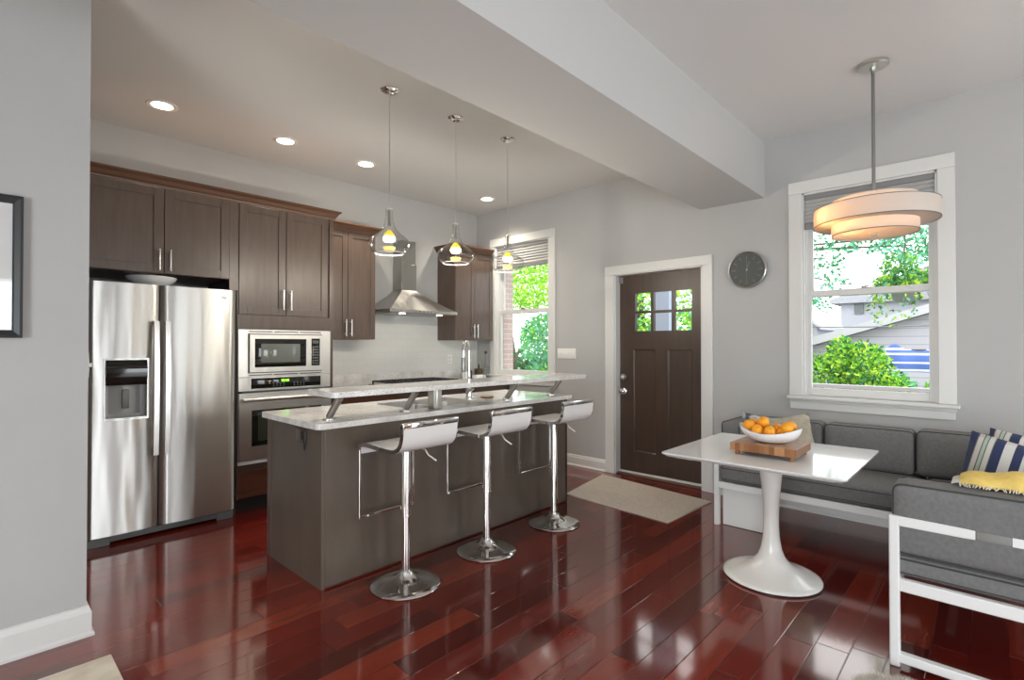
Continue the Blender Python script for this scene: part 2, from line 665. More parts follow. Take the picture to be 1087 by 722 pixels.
M['tile'] = brickish('glossy_white_tile', (0.70, 0.70, 0.67), (0.72, 0.72, 0.69), (0.64, 0.64, 0.61), 0.15, 0.075, 0.0015, 0.08, (0, 2))
M['brick'] = brickish('red_brick', (0.42, 0.25, 0.21), (0.52, 0.33, 0.28), (0.55, 0.52, 0.48), 0.20, 0.067, 0.006, 0.9, (0, 2))
M['siding'] = brickish('pale_lap_siding', (0.50, 0.475, 0.53), (0.50, 0.475, 0.53), (0.36, 0.34, 0.39), 50, 0.14, 0.008, 0.7, (1, 2))
M['roof'] = noisy('grey_roof_shingle', [(0.3, (0.34, 0.33, 0.36)), (0.7, (0.42, 0.41, 0.44))], 20, 0.9)
M['fascia'] = mat('pale_fascia', (0.52, 0.50, 0.53), 0.7)
M['house'] = mat('pale_house_paint', (0.46, 0.45, 0.50), 0.8)
M['bluegrey'] = mat('blue_grey_paint', (0.36, 0.42, 0.52), 0.6)
M['leafA'] = mat('bright_green_leaf', (0.24, 0.58, 0.05), 0.6)
M['leafB'] = mat('yellow_green_leaf', (0.52, 0.78, 0.08), 0.6)
M['leafC'] = mat('deep_green_leaf', (0.06, 0.24, 0.08), 0.6)
M['leafD'] = mat('blue_green_leaf', (0.16, 0.48, 0.30), 0.6)
M['bark'] = mat('tree_bark', (0.12, 0.09, 0.07), 0.9)
M['lawn'] = noisy('lawn', [(0.3, (0.12, 0.15, 0.09)), (0.7, (0.18, 0.22, 0.13))], 4, 0.95)
M['potgrey'] = mat('grey_green_pot', (0.22, 0.26, 0.23), 0.7)
M['concrete'] = mat('pale_deck_boards', (0.50, 0.50, 0.50), 0.8)
for k in ('leafA', 'leafB', 'leafC', 'leafD'):
    M[k].node_tree.nodes['Principled BSDF'].inputs['Specular IOR Level'].default_value = 0.2


def stripes(name, cols, axis, period, rough=0.85):
    m = mat(name, (1, 1, 1), rough)
    t = NT(m)
    tc = t.n('ShaderNodeTexCoord')
    s = t.n('ShaderNodeSeparateXYZ')
    t.l(tc.outputs['Object'], s.inputs[0])
    f = t.math('FRACT', t.math('DIVIDE', t.math('ADD', s.outputs[axis], 10 * period), period))
    x = t.n('ShaderNodeValToRGB')
    x.color_ramp.interpolation = 'CONSTANT'
    cr = x.color_ramp
    for i, (p, c) in enumerate(cols):
        e = cr.elements[i] if i < 2 else cr.elements.new(p)
        e.position = p
        e.color = (*c, 1)
    t.l(f, x.inputs[0])
    t.l(x.outputs[0], t.b.inputs['Base Color'])
    return m


NAVY, IVORY, MINT, OLIVE = (0.028, 0.04, 0.105), (0.62, 0.61, 0.58), (0.42, 0.52, 0.45), (0.16, 0.15, 0.10)
M['stripe'] = stripes('navy_and_ivory_stripes', [(0, IVORY), (0.16, NAVY), (0.27, IVORY), (0.40, NAVY), (0.52, OLIVE), (0.535, IVORY), (0.60, OLIVE), (0.615, MINT), (0.66, OLIVE), (0.675, IVORY), (0.74, OLIVE), (0.755, NAVY), (0.88, MINT), (0.91, IVORY)], 1, 0.30)
BLU = (0.10, 0.17, 0.52)
M['bluestripe'] = stripes('blue_and_white_stripes', [(0, BLU), (0.16, (0.8, 0.8, 0.82)), (0.24, BLU), (0.56, (0.8, 0.8, 0.82)), (0.66, BLU), (0.8, (0.8, 0.8, 0.82)), (0.9, BLU)], 2, 0.30)


def shade_mat():
    m = mat('white_shade_fabric', (0.80, 0.77, 0.72), 0.9)
    t = NT(m)
    out = t.t.nodes['Material Output']
    tl = t.n('ShaderNodeBsdfTranslucent')
    tl.inputs[0].default_value = (0.85, 0.70, 0.52, 1)
    df = t.n('ShaderNodeBsdfDiffuse')
    df.inputs[0].default_value = (0.80, 0.79, 0.76, 1)
    mx = t.n('ShaderNodeMixShader')
    mx.inputs[0].default_value = 0.45
    t.l(df.outputs[0], mx.inputs[1])
    t.l(tl.outputs[0], mx.inputs[2])
    t.l(mx.outputs[0], out.inputs[0])
    return m


M['shade'] = shade_mat()


def block_mat():
    m = brickish('end_grain_butcher_block', (0.22, 0.085, 0.03), (0.46, 0.23, 0.10), (0.16, 0.07, 0.03), 0.026, 0.2, 0.0004, 0.35, (1, 2), 0.05)
    return m


M['block'] = block_mat()
M['blocktop'] = brickish('end_grain_butcher_top', (0.36, 0.19, 0.10), (0.50, 0.29, 0.16), (0.26, 0.13, 0.07), 0.03, 0.03, 0.0004, 0.22, (0, 1), 0.05)

# ------------------------------------------------------------------ room shell
bm = NB(); box(bm, -3.25, 5.06, -3.05, 5.15, -0.12, 0.0)
struct('floor', bm, M['floor'])
bm = NB(); box(bm, -3.25, 5.06, -3.05, 5.15, CZ, CZ + 0.12)
struct('ceiling', bm, M['ceil'])
bm = NB(); box(bm, -3.2, XW, 1.445, 2.01, 2.638, CZ)
struct('ceiling_beam', bm, M['beam'])
H1 = (0.29, 1.155, 0.935, 2.612)      # dining window opening
H2 = (3.845, 4.735, 0.975, 2.637)     # kitchen window opening
HD = (1.985, 2.95, 0.0, 2.108)        # entry door opening
bm = NB(); wall_cells(bm, 'X', XW, XW + 0.13, -3.0, KY, 0, CZ, [H1, H2, HD])
struct('wall_right', bm, M['wall'])
bm = NB()
g = 0.05
wall_cells(bm, 'X', XW + 0.131, XW + 0.31, -3.0, 7.0, -0.5, 3.6,
           [(H1[0] - .01, H1[1] + .01, H1[2] - 0.02, H1[3]), (H2[0] + .02, H2[1] - 0.02, H2[2] - 0.02, H2[3]), (HD[0] + 0.02, HD[1] - 0.02, -0.05, HD[3])])
# outer brick skin of the house, seen in the depth of the kitchen window
M['brickx'] = brickish('red_brick_wall', (0.52, 0.37, 0.33), (0.60, 0.45, 0.41), (0.62, 0.60, 0.58), 0.20, 0.067, 0.006, 0.9, (0, 2))
struct('wall_exterior', bm, M['brickx'])
bm = NB(); box(bm, -3.2, 5.05, KY, KY + 0.12, 0, CZ)
struct('wall_back', bm, M['wall'])
bm = NB(); box(bm, -3.2, 0.41, 3.12, 3.25, 0, CZ)
struct('wall_left', bm, M['wall'])
bm = NB(); box(bm, -1.02, -0.9, 3.25, KY, 0, CZ)
struct('wall_kitchen', bm, M['wall'])
bm = NB(); wall_cells(bm, 'Y', -3.12, -3.0, -3.2, 5.05, 0, CZ, [(-0.2, 0.9, 0.03, 2.25), (2.03, 2.73, 0.03, 2.25), (3.57, 4.15, 0.03, 2.25)])
struct('wall_front', bm, M['wall'])
bm = NB(); wall_cells(bm, 'X', -3.32, -3.2, -3.0, KY, 0, CZ, [(-1.85, 0.65, 0.03, 2.25)])
struct('wall_side', bm, M['wall'])
for i, (ax, c, u0, u1) in enumerate((('Y', -3.0, -0.2, 0.9), ('Y', -3.0, 2.03, 2.73), ('Y', -3.0, 3.57, 4.15), ('X', -3.2, -1.85, 0.65))):
    bm = NB()
    wall_cells(bm, ax, c - 0.03, c + 0.02, u0 - 0.09, u1 + 0.09, 0.001, 2.34, [(u0 + 0.04, u1 - 0.04, 0.07, 2.21)])
    struct('window_%d' % (i + 3), bm, M['trim'])


def baseboard(name, poly_xy, z=0.14, t=0.018):
    """poly_xy: list of (x0,y0,x1,y1,nx,ny) straight runs with outward normal"""
    bm = NB()
    for x0, y0, x1, y1, nx, ny, *mt_ in poly_xy:
        a = Vector((x0, y0, 0)); b = Vector((x1, y1, 0)); n = Vector((nx, ny, 0))
        m0, m1 = mt_ or (0, 0)
        dv_ = (b - a).normalized()
        prof = [(0.0, 0.0), (t + 0.010, 0.0), (t + 0.010, 0.012), (t, 0.022), (t, z - 0.03), (t - 0.006, z - 0.018), (t - 0.008, z - 0.006), (0.004, z), (0.0, z)]
        A = [bm.verts.new(a + n * p[0] - dv_ * p[0] * m0 + Vector((0, 0, p[1]))) for p in prof]
        B = [bm.verts.new(b + n * p[0] + dv_ * p[0] * m1 + Vector((0, 0, p[1]))) for p in prof]
        m = len(prof)
        for i in range(m):
            bm.faces.new((A[i], A[(i + 1) % m], B[(i + 1) % m], B[i]))
        bm.faces.new(A); bm.faces.new(B)
    return struct(name, bm, M['trim'])


baseboard('baseboard_left', [(-3.2, 3.12, 0.41, 3.12, 0, -1, 0, 1), (0.41, 3.12, 0.41, 3.25, 1, 0, 1, 0)])
baseboard('baseboard_right', [(XW, 3.055, XW, 4.40, -1, 0), (XW, -3.0, XW, 1.89, -1, 0)], z=0.125)

# --- dining window (window_1)
def make_window(name, H, stool, blind_z, blind_label, sash_rail, label):
    y0, y1, z0, z1 = H
    r = struct_root(name, (XW, (y0 + y1) / 2, z0), label)
    bm = NB()
    cw = 0.098
    if stool:
        box(bm, XW - 0.02, XW, y0 - cw, y0, z0 + 0.01, z1, 0.004)
        box(bm, XW - 0.02, XW, y1, y1 + cw, z0 + 0.01, z1, 0.004)
    else:
        box(bm, XW - 0.02, XW, y0 - cw, y0, z0 + 0.01, z1, 0.004)
        box(bm, XW - 0.02, XW, y1, y1 + 0.09, z0 + 0.01, z1, 0.004)
    box(bm, XW - 0.024, XW, y0 - cw, y1 + (cw if stool else 0.09), z1, z1 + 0.10, 0.004)
    part(r, 'casing', bm, M['trim'], smooth=False)
    bm = NB()
    box(bm, XW - 0.072, XW + 0.13, y0 - cw - 0.018, y1 + cw + 0.008, z0 - 0.016, z0 + 0.010, 0.006)
    box(bm, XW - 0.03, XW, y0 - cw - 0.002, y1 + cw - 0.006, z0 - 0.04, z0 - 0.016, 0.004)
    box(bm, XW - 0.02, XW, y0 - cw + 0.008, y1 + cw - 0.006, z0 - 0.10, z0 - 0.04, 0.004)
    part(r, 'sill', bm, M['trim'], smooth=False)
    # side jambs with track lines
    bm = NB()
    box(bm, XW - 0.002, XW + 0.13, y0 - 0.002, y0 + 0.014, z0, z1, 0)
    box(bm, XW - 0.002, XW + 0.13, y1 - 0.014, y1 + 0.002, z0, z1, 0)
    box(bm, XW - 0.002, XW + 0.13, y0, y1, z1 - 0.014, z1 + 0.002, 0)
    for yy in (y0 + 0.014, y1 - 0.014):
        s_ = 1 if yy < (y0 + y1) / 2 else -1
        box(bm, XW + 0.03, XW + 0.04, yy, yy + s_ * 0.012, z0, z1)
        box(bm, XW + 0.088, XW + 0.094, yy, yy + s_ * 0.012, z0, z1)
    part(r, 'jamb', bm, M['trim'], smooth=False)
    mz = sash_rail
    # lower (inner) sash
    def sash(x0, x1, za, zb, st, top, bot):
        bm = NB()
        a, b = y0 + 0.014, y1 - 0.014
        box(bm, x0, x1, a, a + st, za, zb, 0.003)
        box(bm, x0, x1, b - st, b, za, zb, 0.003)
        box(bm, x0, x1, a + st, b - st, za, za + bot, 0.003)
        box(bm, x0, x1, a + st, b - st, zb - top, zb, 0.003)
        s = part(r, 'sash', bm, M['trim'], smooth=False)
        bm = NB()
        xm = (x0 + x1) / 2
        box(bm, xm - 0.003, xm + 0.003, a + st, b - st, za + bot, zb - top)
        part(s, 'pane', bm, M['pane'], smooth=False)
        return s
    sa = sash(XW + 0.043, XW + 0.083, z0 + 0.012, mz + 0.028, 0.04, 0.05, 0.062)
    sash(XW + 0.098, XW + 0.128, mz - 0.022, z1 - 0.014, 0.045, 0.04, 0.05)
    bm = NB()
    ym = (y0 + y1) / 2
    box(bm, XW + 0.036, XW + 0.075, ym - 0.035, ym + 0.035, mz + 0.028, mz + 0.042, 0.004)
    cyl(bm, (XW + 0.055, ym, mz + 0.04), 0.012, 0.012)
    part(sa, 'sash_lock', bm, M['nickel'])
    # blind, drawn part-way up
    t = thing('window_blind', blind_label, 'blind', (XW + 0.02, (y0 + y1) / 2, blind_z))
    bm = NB()
    box(bm, XW + 0.002, XW + 0.030, y0 + 0.016, y1 - 0.016, z1 - 0.055, z1 - 0.015, 0.003)
    part(t, 'head_rail', bm, M['blindrail'], smooth=False)
    bm = NB()
    n = 6
    zt, zb = z1 - 0.055, blind_z + 0.05
    poly = []
    for i in range(n):
        a = zt + (zb - zt) * i / n
        b = zt + (zb - zt) * (i + 0.86) / n
        poly += [(XW + 0.017, a), (XW + 0.001, b)]
    poly += [(XW + 0.017, zb)]
    back = [(XW + 0.028, z) for _, z in reversed(poly)]
    pl = poly + back
    A = [bm.verts.new((p[0], y0 + 0.018, p[1])) for p in pl]
    B = [bm.verts.new((p[0], y1 - 0.018, p[1])) for p in pl]
    m = len(poly)
    for i in range(m - 1):
        bm.faces.new((A[i], A[i + 1], B[i + 1], B[i]))
        bm.faces.new((A[2 * m - 1 - i], A[2 * m - 2 - i], B[2 * m - 2 - i], B[2 * m - 1 - i]))
    part(t, 'pleated_fabric', bm, M['blind'], smooth=False)
    bm = NB()
    box(bm, XW + 0.002, XW + 0.030, y0 + 0.016, y1 - 0.016, blind_z, blind_z + 0.05, 0.005)
    part(t, 'bottom_rail', bm, M['blindrail'], smooth=False)
    return r


make_window('window_1', H1, True, 2.315, 'grey pleated blind at the top of the large dining window', 1.78, 'white double-hung window above the bench')
make_window('window_2', H2, False, 2.33, 'grey pleated blind at the top of the kitchen window', 1.785, 'white double-hung window beside the wall cabinets')

# --- entry door (door_1)
dr = struct_root('door_1', (4.86, 2.47, 0), 'dark wooden entry door with six small panes')
bm = NB()
box(bm, XW - 0.024, XW, 2.945, 3.055, 0, 2.108, 0.004)
box(bm, XW - 0.024, XW, 1.897, 1.99, 0, 2.108, 0.004)
box(bm, XW - 0.028, XW, 1.897, 3.055, 2.106, 2.20, 0.004)
part(dr, 'casing', bm, M['trim'], 'white door casing', smooth=False)
bm = NB()
box(bm, XW - 0.002, 4.90, 2.935, 2.952, 0, 2.108)
box(bm, XW - 0.002, 4.90, 1.983, 2.012, 0, 2.108)
box(bm, XW - 0.002, 4.90, 1.983, 2.952, 2.098, 2.11)
part(dr, 'jamb', bm, M['trim'], 'white door jamb', smooth=False)
D0, D1 = 4.835, 4.88
bm = NB()
lites = []
ys = [(2.752, 2.574), (2.543, 2.347), (2.317, 2.140)]
zs = [(1.507, 1.690), (1.716, 1.905)]
for a, b in ys:
    for c, d in zs:
        lites.append((b, a, c, d))
pan = [(2.517, 2.775, 0.246, 1.316), (2.135, 2.389, 0.246, 1.316)]
wall_cells(bm, 'X', D0, D1, 2.012, 2.934, 0.03, 2.098, lites + pan)
slab = part(dr, 'door_slab', bm, M['doorw'], smooth=False)
bm = NB()
for a, b, c, d in pan:
    box(bm, D0 + 0.012, D1 - 0.004, a, b, c, d)
    # bevelled sticking
    e_ = 0.013
    prism(bm, [(D0 + 0.0005, a), (D0 + e_, a), (D0 + e_, a + e_)], 'Z', c, d)
    prism(bm, [(D0 + 0.0005, b), (D0 + e_, b), (D0 + e_, b - e_)], 'Z', c, d)
    prism(bm, [(D0 + 0.0005, c), (D0 + e_, c), (D0 + e_, c + e_)], 'Y', a, b)
    prism(bm, [(D0 + 0.0005, d), (D0 + e_, d), (D0 + e_, d - e_)], 'Y', a, b)
part(slab, 'door_panel', bm, M['doorw'], smooth=False)
for a, b, c, d in lites:
    bm = NB(); box(bm, D0 + 0.02, D0 + 0.026, a, b, c, d)
    part(slab, 'pane', bm, M['doorpane'], smooth=False)
bm = NB()
lathe(bm, [(0, 0), (0.034, 0), (0.034, 0.006), (0.028, 0.012), (0.013, 0.016), (0.012, 0.035), (0.024, 0.042), (0.030, 0.052), (0.029, 0.064), (0.02, 0.072), (0, 0.074)], (D0, 2.884, 0.873), 28, Matrix.Rotation(-R90, 3, 'Y'))
part(slab, 'door_knob', bm, M['chrome'])
bm = NB()
lathe(bm, [(0, 0), (0.034, 0), (0.034, 0.014), (0.028, 0.024), (0, 0.026)], (D0, 2.889, 1.023), 28, Matrix.Rotation(-R90, 3, 'Y'))
box(bm, D0 - 0.036, D0 - 0.024, 2.885, 2.893, 1.008, 1.038, 0.002)
part(slab, 'deadbolt', bm, M['nickel'])
bm = NB(); box(bm, D0 - 0.03, D0, 2.885, 2.925, 2.02, 2.085, 0.004)
part(dr, 'door_sensor', bm, M['greyp'], 'small grey door sensor')
bm = NB(); box(bm, D0 - 0.012, D0 + 0.03, 2.013, 2.933, 0.012, 0.034, 0.003)
part(dr, 'door_sweep', bm, M['trim'], smooth=False)
bm = NB(); box(bm, XW + 0.002, 4.93, 1.99, 2.948, 0.0, 0.013, 0.004)
part(dr, 'threshold', bm, M['redwood'], smooth=False)

# tiled backsplash behind the counter
bm = NB()
box(bm, 2.34, XW, KY - 0.008, KY, 0.90, 1.76)
struct('trim_1', bm, M['tile'])['label'] = 'glossy white tile backsplash behind the cooktop'

# ------------------------------------------------------------------ kitchen: cabinets
CY = 4.44     # cabinet front plane


def bar_handle(par, x, y, z0, z1, r=0.006, off=0.032, mt='nickel'):
    bm = NB()
    tube(bm, [(x, y - off, z0), (x, y - off, z1)], r, 12)
    for z in (z0 + 0.025, z1 - 0.025):
        tube(bm, [(x, y - off, z), (x, y, z)], r * 0.8, 8)
    return part(par, 'handle', bm, M[mt])


def shaker(par, x0, x1, yf, z0, z1, mt, fw=0.062, th=0.02, dirn=-1, name='door'):
    """door whose face is at yf looking towards dirn*Y"""
    bm = NB()
    yb = yf - dirn * th
    for q in ((x0, x0 + fw, z0, z1), (x1 - fw, x1, z0, z1), (x0 + fw, x1 - fw, z0, z0 + fw), (x0 + fw, x1 - fw, z1 - fw, z1)):
        box(bm, q[0], q[1], yf, yb, q[2], q[3], 0.0015, 1)
    box(bm, x0 + fw - 0.002, x1 - fw + 0.002, yf - dirn * 0.009, yb, z0 + fw - 0.002, z1 - fw + 0.002)
    return part(par, name, bm, mt, smooth=False)


# over-fridge wall cabinet
t = thing('wall_cabinet', 'dark stained two-door cabinet above the refrigerator', 'cabinet', (1.0, KY, 1.885), 'stained upper kitchen cabinets')
bm = NB()
box(bm, 0.50, 1.513, CY + 0.022, KY, 1.885, 2.575)
box(bm, 1.455, 1.513, CY + 0.002, CY + 0.022, 1.80, 2.515)
box(bm, 1.495, 1.513, CY + 0.022, KY, 0.0, 1.885)
part(t, 'carcass', bm, M['cab'], smooth=False)
d = shaker(t, 0.50, 1.009, CY, 1.887, 2.508, M['cab']); bar_handle(d, 0.978, CY, 1.905, 2.06)
d = shaker(t, 1.014, 1.453, CY, 1.887, 2.508, M['cab']); bar_handle(d, 1.046, CY, 1.905, 2.06)
# oven tower
t = thing('oven_cabinet', 'tall dark stained cabinet tower holding the microwave and oven', 'cabinet', (1.925, KY, 0), 'stained upper kitchen cabinets')
bm = NB()
box(bm, 1.514, 2.335, CY + 0.62, KY - 0.001, 0.115, 2.515)
box(bm, 1.514, 1.532, CY + 0.022, CY + 0.62, 0.115, 2.515)
box(bm, 2.317, 2.335, CY + 0.022, CY + 0.62, 0.115, 2.515)
box(bm, 1.532, 2.317, CY + 0.022, CY + 0.62, 1.49, 2.575)
box(bm, 1.532, 2.317, CY + 0.022, CY + 0.62, 0.115, 0.385)
box(bm, 2.300, 2.335, CY + 0.002, CY + 0.022, 0.115, 2.515)
box(bm, 1.514, 1.522, CY + 0.002, CY + 0.022, 0.115, 2.515)
box(bm, 1.522, 2.300, CY + 0.002, CY + 0.022, 1.492, 1.607)
part(t, 'carcass', bm, M['cab'], smooth=False)
d = shaker(t, 1.527, 1.902, CY, 1.612, 2.508, M['cab']); bar_handle(d, 1.872, CY, 1.66, 1.83)
d = shaker(t, 1.907, 2.284, CY, 1.612, 2.508, M['cab']); bar_handle(d, 1.938, CY, 1.66, 1.83)
d = shaker(t, 1.524, 2.298, CY, 0.125, 0.335, M['redwood'], 0.03, name='drawer_front')
bm = NB(); box(bm, 1.524, 2.335, CY + 0.07, CY + 0.09, 0.0, 0.115)
part(t, 'toe_kick', bm, M['dark'], smooth=False)


def crown(name, x0, x1, z, yf, yb, left_ret=False, right_ret=True, h=0.075, p=0.055):
    """crown moulding: profile swept along the front and round the exposed ends"""
    prof = [(0.0, 0.0), (0.010, 0.0), (0.012, 0.012), (0.022, 0.024), (0.034, 0.045), (p - 0.006, 0.060), (p, 0.062), (p, h), (0.0, h)]
    bm = NB()
    path = []
    if left_ret:
        path += [(x0, yb, -1, 0), (x0, yf, -1, -1)]
    else:
        path += [(x0, yf, 0, -1)]
    if right_ret:
        path += [(x1, yf, 1, -1), (x1, yb, 1, 0)]
    else:
        path += [(x1, yf, 0, -1)]
    rings = [[bm.verts.new((x + nx * q[0], y + ny * q[0], z + q[1])) for q in prof] for x, y, nx, ny in path]
    m = len(prof)
    for a, b in zip(rings, rings[1:]):
        for i in range(m):
            bm.faces.new((a[i], a[(i + 1) % m], b[(i + 1) % m], b[i]))
    bm.faces.new(rings[0]); bm.faces.new(rings[-1])
    o = struct(name, bm, M['crown'])
    return o


crown('trim_2', 0.50, 2.335, 2.512, CY, KY)['label'] = 'brown crown moulding over the tall cabinets'


def wall_cab(label, x0, x1, side_panel):
    yf = 4.752
    t = thing('wall_cabinet', label, 'cabinet', ((x0 + x1) / 2, KY, 1.42), 'stained upper kitchen cabinets')
    bm = NB(); box(bm, x0, x1, yf + 0.021, KY - 0.009, 1.42, 2.575)
    part(t, 'carcass', bm, M['cab'], smooth=False)
    xm = (x0 + x1) / 2
    d = shaker(t, x0 + 0.003, xm - 0.002, yf, 1.422, 2.508, M['cab'], 0.055); bar_handle(d, xm - 0.03, yf, 1.45, 1.62)
    d = shaker(t, xm + 0.002, x1 - 0.003, yf, 1.422, 2.508, M['cab'], 0.055); bar_handle(d, xm + 0.03, yf, 1.45, 1.62)
    return t


wall_cab('dark stained two-door wall cabinet between the oven tower and the range hood', 2.338, 2.975, False)
crown('trim_3', 2.338, 2.975, 2.512, 4.752, KY)['label'] = 'brown crown moulding between tower and hood'
wall_cab('dark stained two-door wall cabinet between the range hood and the window', 4.075, 4.715, True)
crown('trim_4', 4.075, 4.69, 2.512, 4.752, KY, True, False)['label'] = 'brown crown moulding beside the kitchen window'

# base cabinets and worktop under the hood
for x0, x1, lab, mt in ((2.337, 3.072, 'brown base cabinet left of the cooktop, beside the oven tower', 'redwood'), (3.076, 3.962, 'dark base cabinet directly below the cooktop', 'cab'),
                    (3.966, 4.735, 'dark base cabinet in the corner by the kitchen window', 'cab')):
    t = thing('base_cabinet', lab, 'cabinet', ((x0 + x1) / 2, KY, 0), 'stained base kitchen cabinets')
    bm = NB(); box(bm, x0, x1, 4.492, KY - 0.012, 0.10, 0.887)
    part(t, 'carcass', bm, M['cab'], smooth=False)
    d = shaker(t, x0 + 0.003, x1 - 0.003, 4.47, 0.715, 0.882, M[mt], 0.03, name='drawer_front')
    bm = NB(); tube(bm, [((x0 + x1) / 2 - 0.08, 4.44, 0.78), ((x0 + x1) / 2 + 0.08, 4.44, 0.78)], 0.006, 10)
    for s_ in (-0.055, 0.055):
        tube(bm, [((x0 + x1) / 2 + s_, 4.44, 0.78), ((x0 + x1) / 2 + s_, 4.47, 0.78)], 0.005, 8)
    part(d, 'handle', bm, M['nickel'])
    xm = (x0 + x1) / 2
    d = shaker(t, x0 + 0.003, xm - 0.002, 4.47, 0.112, 0.71, M[mt], 0.055); bar_handle(d, xm - 0.03, 4.47, 0.53, 0.68)
    d = shaker(t, xm + 0.002, x1 - 0.003, 4.47, 0.112, 0.71, M[mt], 0.055); bar_handle(d, xm + 0.03, 4.47, 0.53, 0.68)
    bm = NB(); box(bm, x0, x1, 4.54, 4.555, 0, 0.10)
    part(t, 'toe_kick', bm, M['dark'], smooth=False)
t = thing('kitchen_worktop', 'speckled pale granite worktop along the tiled kitchen wall', 'countertop', (3.54, KY, 0.888))
bm = NB(); box(bm, 2.337, XW - 0.003, 4.445, KY - 0.009, 0.888, 0.92, 0.004)
part(t, 'slab', bm, M['granite'], smooth=False)
bm = NB(); box(bm, 2.337, XW - 0.003, KY - 0.029, KY - 0.009, 0.9205, 1.045, 0.002)
part(t, 'backsplash_lip', bm, M['granite'], smooth=False)

# cooktop
t = thing('cooktop', 'black gas cooktop with iron grates under the range hood', 'cooktop', (3.515, 4.76, 0.921))
bm = NB(); box(bm, 3.06, 3.97, 4.52, 5.02, 0.921, 0.932, 0.003)
part(t, 'cooktop_plate', bm, M['blackglass'])
for cx_, cy_ in ((3.25, 4.65), (3.25, 4.90), (3.515, 4.78), (3.78, 4.65), (3.78, 4.90)):
    bm = NB(); cyl(bm, (cx_, cy_, 0.932), 0.045, 0.012)
    cyl(bm, (cx_, cy_, 0.944), 0.03, 0.006)
    part(t, 'burner', bm, M['steel_dark'])
for a, b in ((3.09, 3.38), (3.385, 3.645), (3.65, 3.94)):
    bm = NB()
    for yy in (4.55, 4.65, 4.78, 4.90, 4.99):
        box(bm, a, b, yy - 0.006, yy + 0.006, 0.958, 0.972)
    for xx in (a + 0.006, (a + b) / 2, b - 0.006):
        box(bm, xx - 0.006, xx + 0.006, 4.55, 4.99, 0.956, 0.970)
    for xx in (a + 0.006, b - 0.006):
        for yy in (4.55, 4.99):
            box(bm, xx - 0.006, xx + 0.006, yy - 0.006, yy + 0.006, 0.932, 0.96)
    part(t, 'grate', bm, M['blackp'], smooth=False)
for i in range(5):
    bm = NB(); cyl(bm, (3.30 + i * 0.11, 4.545, 0.932), 0.014, 0.018)
    part(t, 'knob', bm, M['nickel'])

# range hood
t = thing('range_hood', 'stainless pyramid range hood with square chimney', 'range hood', (3.515, KY, 1.70))
hx0, hx1, hy0, hy1 = 3.055, 3.975, 4.60, KY - 0.009
cx0, cx1, cy0, cy1 = 3.42, 3.61, 4.915, KY - 0.009
bm = NB()
N = 10
rings = []
for k in range(N + 1):
    s = k / N
    e = s ** 0.85            # slightly concave flare
    z = 1.745 + (1.995 - 1.745) * s
    c = 1 - (1 - s) ** 1.18
    rings.append([bm.verts.new(p) for p in ((hx0 + (cx0 - hx0) * c, hy0 + (cy0 - hy0) * c, z), (hx1 + (cx1 - hx1) * c, hy0 + (cy0 - hy0) * c, z),
                                            (hx1 + (cx1 - hx1) * c, hy1, z), (hx0 + (cx0 - hx0) * c, hy1, z))])
for a, b in zip(rings, rings[1:]):
    for i in range(4):
        bm.faces.new((a[i], a[(i + 1) % 4], b[(i + 1) % 4], b[i]))
bm.faces.new(rings[0]); bm.faces.new(rings[-1])
cano = part(t, 'canopy', bm, M['steel4'], angle=25)
bm = NB(); box(bm, hx0, hx1, hy0, hy1, 1.715, 1.745, 0.002)
part(t, 'rim', bm, M['steel2'], smooth=False)
bm = NB(); box(bm, cx0, cx1, cy0, cy1, 1.995, 2.56, 0.002)
box(bm, cx0 - 0.006, cx1 + 0.006, cy0 - 0.006, cy1, 1.992, 2.29, 0.002)
part(t, 'chimney', bm, M['steel3'], smooth=False)
bm = NB(); box(bm, hx0 + 0.03, hx1 - 0.03, hy0 + 0.03, hy1 - 0.02, 1.708, 1.716)
part(t, 'filter', bm, M['steel_dark'], smooth=False)
for xx in (3.26, 3.77):
    bm = NB(); cyl(bm, (xx, 4.68, 1.700), 0.032, 0.010)
    part(t, 'hood_lamp', bm, M['downlens'])
for i in range(4):
    bm = NB(); cyl(bm, (3.44 + i * 0.05, hy0 - 0.004, 1.73), 0.006, 0.005, 'Y')
    part(t, 'button', bm, M['blackp'])

# ------------------------------------------------------------------ refrigerator
t = thing('refrigerator', 'stainless side-by-side refrigerator with ice dispenser', 'refrigerator', (1.02, 4.75, 0))
bm = NB(); box(bm, 0.562, 1.475, 4.455, 5.08, 0.02, 1.790, 0.006)
for xx in (0.62, 1.42):
    for yy in (4.5, 5.0):
        cyl(bm, (xx, yy, 0.0), 0.02, 0.02)
part(t, 'body', bm, M['greyp'], smooth=False)


